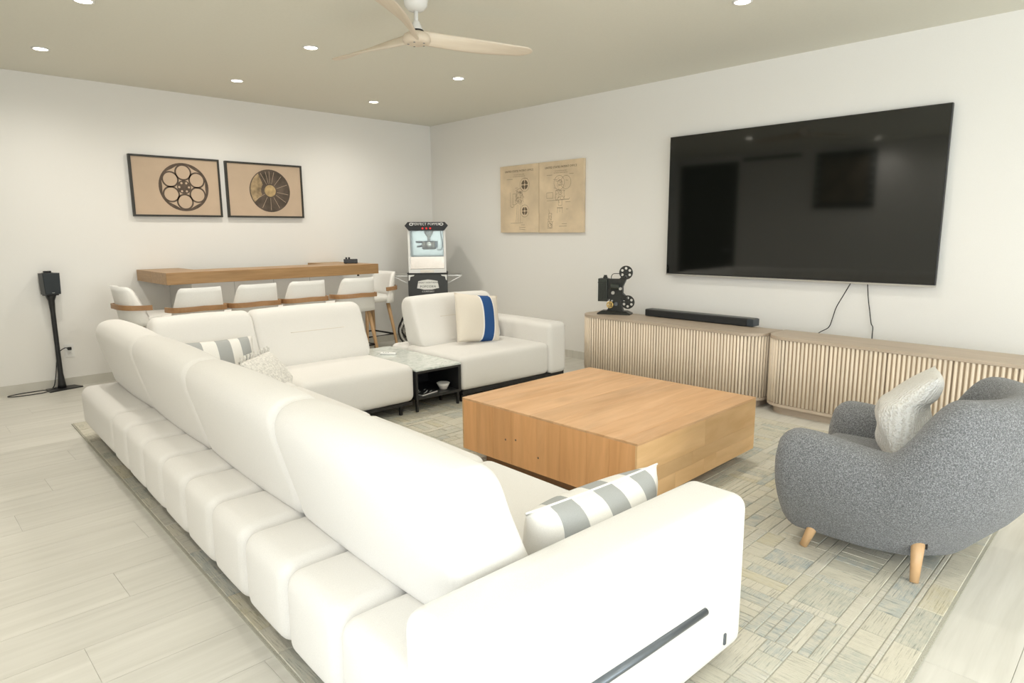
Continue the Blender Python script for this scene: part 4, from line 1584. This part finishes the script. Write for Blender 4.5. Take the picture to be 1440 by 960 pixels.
for (x_, y_), lab in DL:
    if dl0 is None:
        dl0 = thing('downlight', lab, 'ceiling light', (x_, y_, ZC), 0, 'recessed ceiling downlights')
        link('trim_ring', lathe_me([(.058, 0), (.060, -.004), (.048, -.007), (.044, -.002), (.044, 0)], 28), M_TRIM, dl0, True)
        link('lens', lathe_me([(.045, -.001), (.045, -.004), (.03, -.005)], 24), M_LAMP, dl0)
        ld = bpy.data.lights.new('downlight_beam', 'SPOT')
        ld.energy = 42
        ld.color = (1.0, .95, .87)
        ld.spot_size = R(165)
        ld.spot_blend = 1.0
        ld.shadow_soft_size = .05
        lo = bpy.data.objects.new('downlight_beam', ld)
        COL.objects.link(lo)
        lo.parent = dl0
        lo.location = (0, 0, -.015)
    else:
        dup(dl0, (x_, y_, ZC), 0, lab)

# ------------------------------------------------------------------ armchair
ac = thing('armchair', 'rounded grey boucle tub armchair on short beech legs', 'armchair', (3.02, 0.70, RUGZ))
# local: faces +y.  A thick rounded wall swept round a U, higher at the back.
HWC, YARM, YBK, RC = .265, .42, -.305, .26


def upath(s):
    """s in [-1, 1]: left arm front -> back -> right arm front; returns centre and outward normal"""
    la = YARM - (YBK + RC)
    lc = RC * PI / 2
    lb = 2 * (HWC - RC)
    tot = 2 * la + 2 * lc + lb
    d = (s + 1) / 2 * tot
    if d < la:
        return Vector((-HWC, YARM - d)), Vector((-1, 0))
    d -= la
    if d < lc:
        a = d / RC
        return Vector((-HWC + RC - RC * math.cos(a), YBK + RC - RC * math.sin(a))), Vector((-math.cos(a), -math.sin(a)))
    d -= lc
    if d < lb:
        return Vector((-HWC + RC + d, YBK)), Vector((0, -1))
    d -= lb
    if d < lc:
        a = d / RC
        return Vector((HWC - RC + RC * math.sin(a), YBK + RC - RC * math.cos(a))), Vector((math.sin(a), -math.cos(a)))
    d -= lc
    return Vector((HWC, YBK + RC + d)), Vector((1, 0))


def sstep(a, b, x):
    t = max(0, min(1, (x - a) / (b - a)))
    return t * t * (3 - 2 * t)


vv, ff = [], []
NS, NC = 96, 36
for i in range(NS + 1):
    s = -1 + 2 * i / NS
    c, n_ = upath(s)
    y_ = c.y
    hgt = .495 + .030 * sstep(.0, .30, y_) + .245 * sstep(.0, -.19, y_)
    endd = min(s + 1, 1 - s)
    cap = 1.0
    if endd < .11:
        cap = max(0.02, 1 - (1 - endd / .11) ** 2.6) ** .5
    fwd = .10 * (1 - cap) * 0
    z0, z1 = .055 + (1 - cap) * .10, hgt - (1 - cap) * .12
    zm, hh_ = (z0 + z1) / 2, (z1 - z0) / 2
    thk = (.100 + .012 * sstep(.05, -.2, y_)) * (0.25 + .75 * cap)
    tang = Vector((0, 1))
    for j in range(NC):
        a = 2 * PI * j / NC
        ca_, sa_ = math.cos(a), math.sin(a)
        ex = 0.72
        nx_ = thk * math.copysign(abs(ca_) ** ex, ca_)
        z = zm + hh_ * math.copysign(abs(sa_) ** ex, sa_)
        h_ = (z - .072) / .43
        off_ = .045 * sstep(0.0, .8, h_) - .055 * (1 - sstep(0, .55, h_)) - .085 * sstep(.12, -.25, y_) * (1 - sstep(-.1, 1.15, h_)) + .02 * sstep(.8, 1.7, h_) * sstep(.0, -.2, y_)
        p = c + n_ * (nx_ + off_)
        vv.append((p.x, p.y, z))
for i in range(NS):
    for j in range(NC):
        l = (j + 1) % NC
        ff.append((i * NC + j, i * NC + l, (i + 1) * NC + l, (i + 1) * NC + j))
ff += [tuple(range(NC)), tuple(range(NS * NC, NS * NC + NC))]
SHELL = list(vv)
link('shell', mesh(vv, ff), M_BOUCLE, ac, True)
soft('underbody', -.25, .25, -.10, .41, .088, .26, M_BOUCLE, ac, .07)
soft('seat', -.205, .205, -.22, .385, .22, .40, M_BOUCLE, ac, .06, puff=(0, .01, .02))
for (x_, y_, dx, dy) in ((-.245, .25, -.035, .05), (.245, .25, .035, .05), (-.235, -.115, -.05, -.01), (.235, -.115, .05, -.01)):
    tube('leg', [(x_, y_, .16), (x_ + dx * .5, y_ + dy * .5, .08), (x_ + dx, y_ + dy, 0)], .026, M_LEGW, ac, 12, r1=.016)
tp = min((q for q in SHELL if abs(q[1] + .17) < .03 and .10 < q[2] < .17), key=lambda q: q[0])
box('care_tag', tp[0] - .004, tp[0] + .004, tp[1] - .006, tp[1] + .006, tp[2] - .016, tp[2] + .008, M_BLACK, ac)['label'] = 'tiny black fabric tag'


# ------------------------------------------------------------------ cushions
def pillow_me(w_, h_, t_, n=22, fn=None, pinch=.05):
    vv, ff = [], []
    for side in (1, -1):
        for j in range(n + 1):
            for i in range(n + 1):
                a, b = -1 + 2 * i / n, -1 + 2 * j / n
                x_ = a * w_ / 2 * (1 - pinch * (1 - abs(a)) * 0 - pinch * (1 - b * b) * abs(a))
                z_ = b * h_ / 2 * (1 - pinch * (1 - a * a) * abs(b))
                e = ((1 - abs(a) ** 2.4) * (1 - abs(b) ** 2.4))
                y_ = side * (t_ / 2) * max(0, e) ** .55
                p = Vector((x_, y_, z_))
                if fn:
                    p = Vector(fn(p))
                vv.append(p)
    W_ = n + 1
    N_ = W_ * W_
    for j in range(n):
        for i in range(n):
            a, b, c, d = j * W_ + i, j * W_ + i + 1, (j + 1) * W_ + i + 1, (j + 1) * W_ + i
            ff.append((a, d, c, b))
            ff.append((a + N_, b + N_, c + N_, d + N_))
    me = raw(vv, ff)
    bm = bmesh.new()
    bm.from_mesh(me)
    bmesh.ops.remove_doubles(bm, verts=bm.verts, dist=1e-5)
    bmesh.ops.recalc_face_normals(bm, faces=bm.faces)
    bm.to_mesh(me)
    bm.free()
    return me


WHT, GRY = (0.86, 0.84, 0.79), (0.42, 0.43, 0.42)


def cushion(name, label, me, mat, loc, rot, group=None):
    t = link(name, me, mat, None, True, loc=loc, rot=rot)
    return tag(t, label, 'cushion', group)


M_STR = stripes('grey_white_stripe', [WHT, GRY, WHT, GRY, WHT, GRY, WHT], [-.215, -.125, -.03, .06, .15, .235])
u, v, z = sofa_w(0.78, 0.33, 0.485)
sc1 = thing('striped_cushion', 'white cushion with wide grey stripes leaning against the near sofa arm', 'cushion', (u, v, z), TH, 'grey striped cushions')
cv = link('cover', pillow_me(.62, .195, .20), M_STR, sc1, True, rot=(R(6), R(1), 0))
tube('piping', smooth_path([(-.31 + .62 * k / 12, 0, .0975 * (1 - .05 * (1 - (k / 6 - 1) ** 2)) + .001) for k in range(13)], 2), .0035, plain('piping_white', (.88, .87, .83), .8), cv, 6)
u, v, z = sofa_w(0.73, 3.585, 0.49)
M_STR2 = stripes('grey_white_stripe_far', [WHT, GRY, WHT, GRY, WHT, GRY, WHT], [-.20, -.11, -.02, .07, .135, .205])
cushion('striped_cushion', 'white cushion with grey stripes in the far sofa corner behind the woven cushion', pillow_me(.48, .36, .15), M_STR2, (u, v, z), (R(-16), 0, TH), 'grey striped cushions')
u, v, z = sofa_w(0.95, 3.30, 0.43)
wc = thing('woven_cushion', 'grey and white woven cushion with tassels in the far sofa corner', 'cushion', (u, v, z), 0)
wb = link('cover', pillow_me(.44, .34, .14), M_TASSEL, wc, True, rot=(R(-38), 0, R(42)))
for k in range(9):
    a = -0.2 + .4 * k / 8
    tube('tassel', [(a, 0.0, .16), (a + .01, -.015, .178), (a + .012, -.02, .192)], .007, M_TASSEL, wb, 6, r1=.011)
u, v, z = sofa_w(2.96, 3.575, 0.605)
bc = thing('blue_band_cushion', 'cream cushion with a broad blue velvet band on the end unit', 'cushion', (u, v, z), TH)
lf = lambda p: p
M_BLB = stripes('cream_blue_band', [(0.84, .77, .66), (.95, .93, .88), (0.018, 0.085, 0.27), (.95, .93, .88), (0.84, .77, .66)], [-.004, .008, .136, .148])
link('cover', pillow_me(.50, .44, .17), M_BLB, bc, True, rot=(R(-13), R(7), 0))
u, v, z = 3.07, .70, .60


def fold(p):
    x_, y_, z_ = p
    if z_ > 0.03:
        d = z_ - 0.03
        a = min(1.0, d / .05) * R(36)
        return (x_, y_ - d * math.sin(a) * 1.0, .03 + d * math.cos(a) + .01)
    y_ += .012 * math.sin(x_ * 38) * math.cos(z_ * 30)
    return (x_, y_, z_)


cushion('knit_cushion', 'off-white chunky knit cushion slumped in the grey armchair', pillow_me(.38, .44, .19, 30, fold), M_KNIT, (3.05, .745, .585), (R(-2), R(3), R(14)))

# ------------------------------------------------------------------ on the wall opposite the TV (seen only in the TV's reflection)
ck = thing('film_strip_clock', 'square black film-strip wall clock on the wall opposite the TV', 'clock', (XL + .002, 3.92, 2.17))
box('frame', 0, .03, -.46, .46, -.45, .45, M_BLACK, ck, bev=.003)
box('face', .03, .033, -.35, .35, -.36, .36, plain('sepia_face', (0.16, 0.125, 0.085), .8, nscale=4, var=.3), ck)
for sy in (-1, 1):
    for k in range(6):
        box('sprocket_hole', .03, .034, sy * .405 - .022, sy * .405 + .022, -.37 + k * .135, -.30 + k * .135, plain('sprocket_grey', (.35, .36, .34), .6), ck, bev=.002)
box('hand', .034, .038, -.008, .008, -.02, .20, M_BLACK, ck)
link('hand', box_me(.034, .038, -.008, .008, -.02, .26), M_BLACK, ck, rot=(R(150), 0, 0))
vt = thing('air_vent', 'dark linear air vent high on the wall opposite the TV', 'vent', (XL + .001, 5.15, 2.62))
box('frame', 0, .012, -.52, .52, -.03, .03, M_BLACKM, vt, bev=.002)
for k in range(3):
    box('slat', .010, .018, -.50, .50, -.020 + k * .018, -.014 + k * .018, M_BLACK, vt)
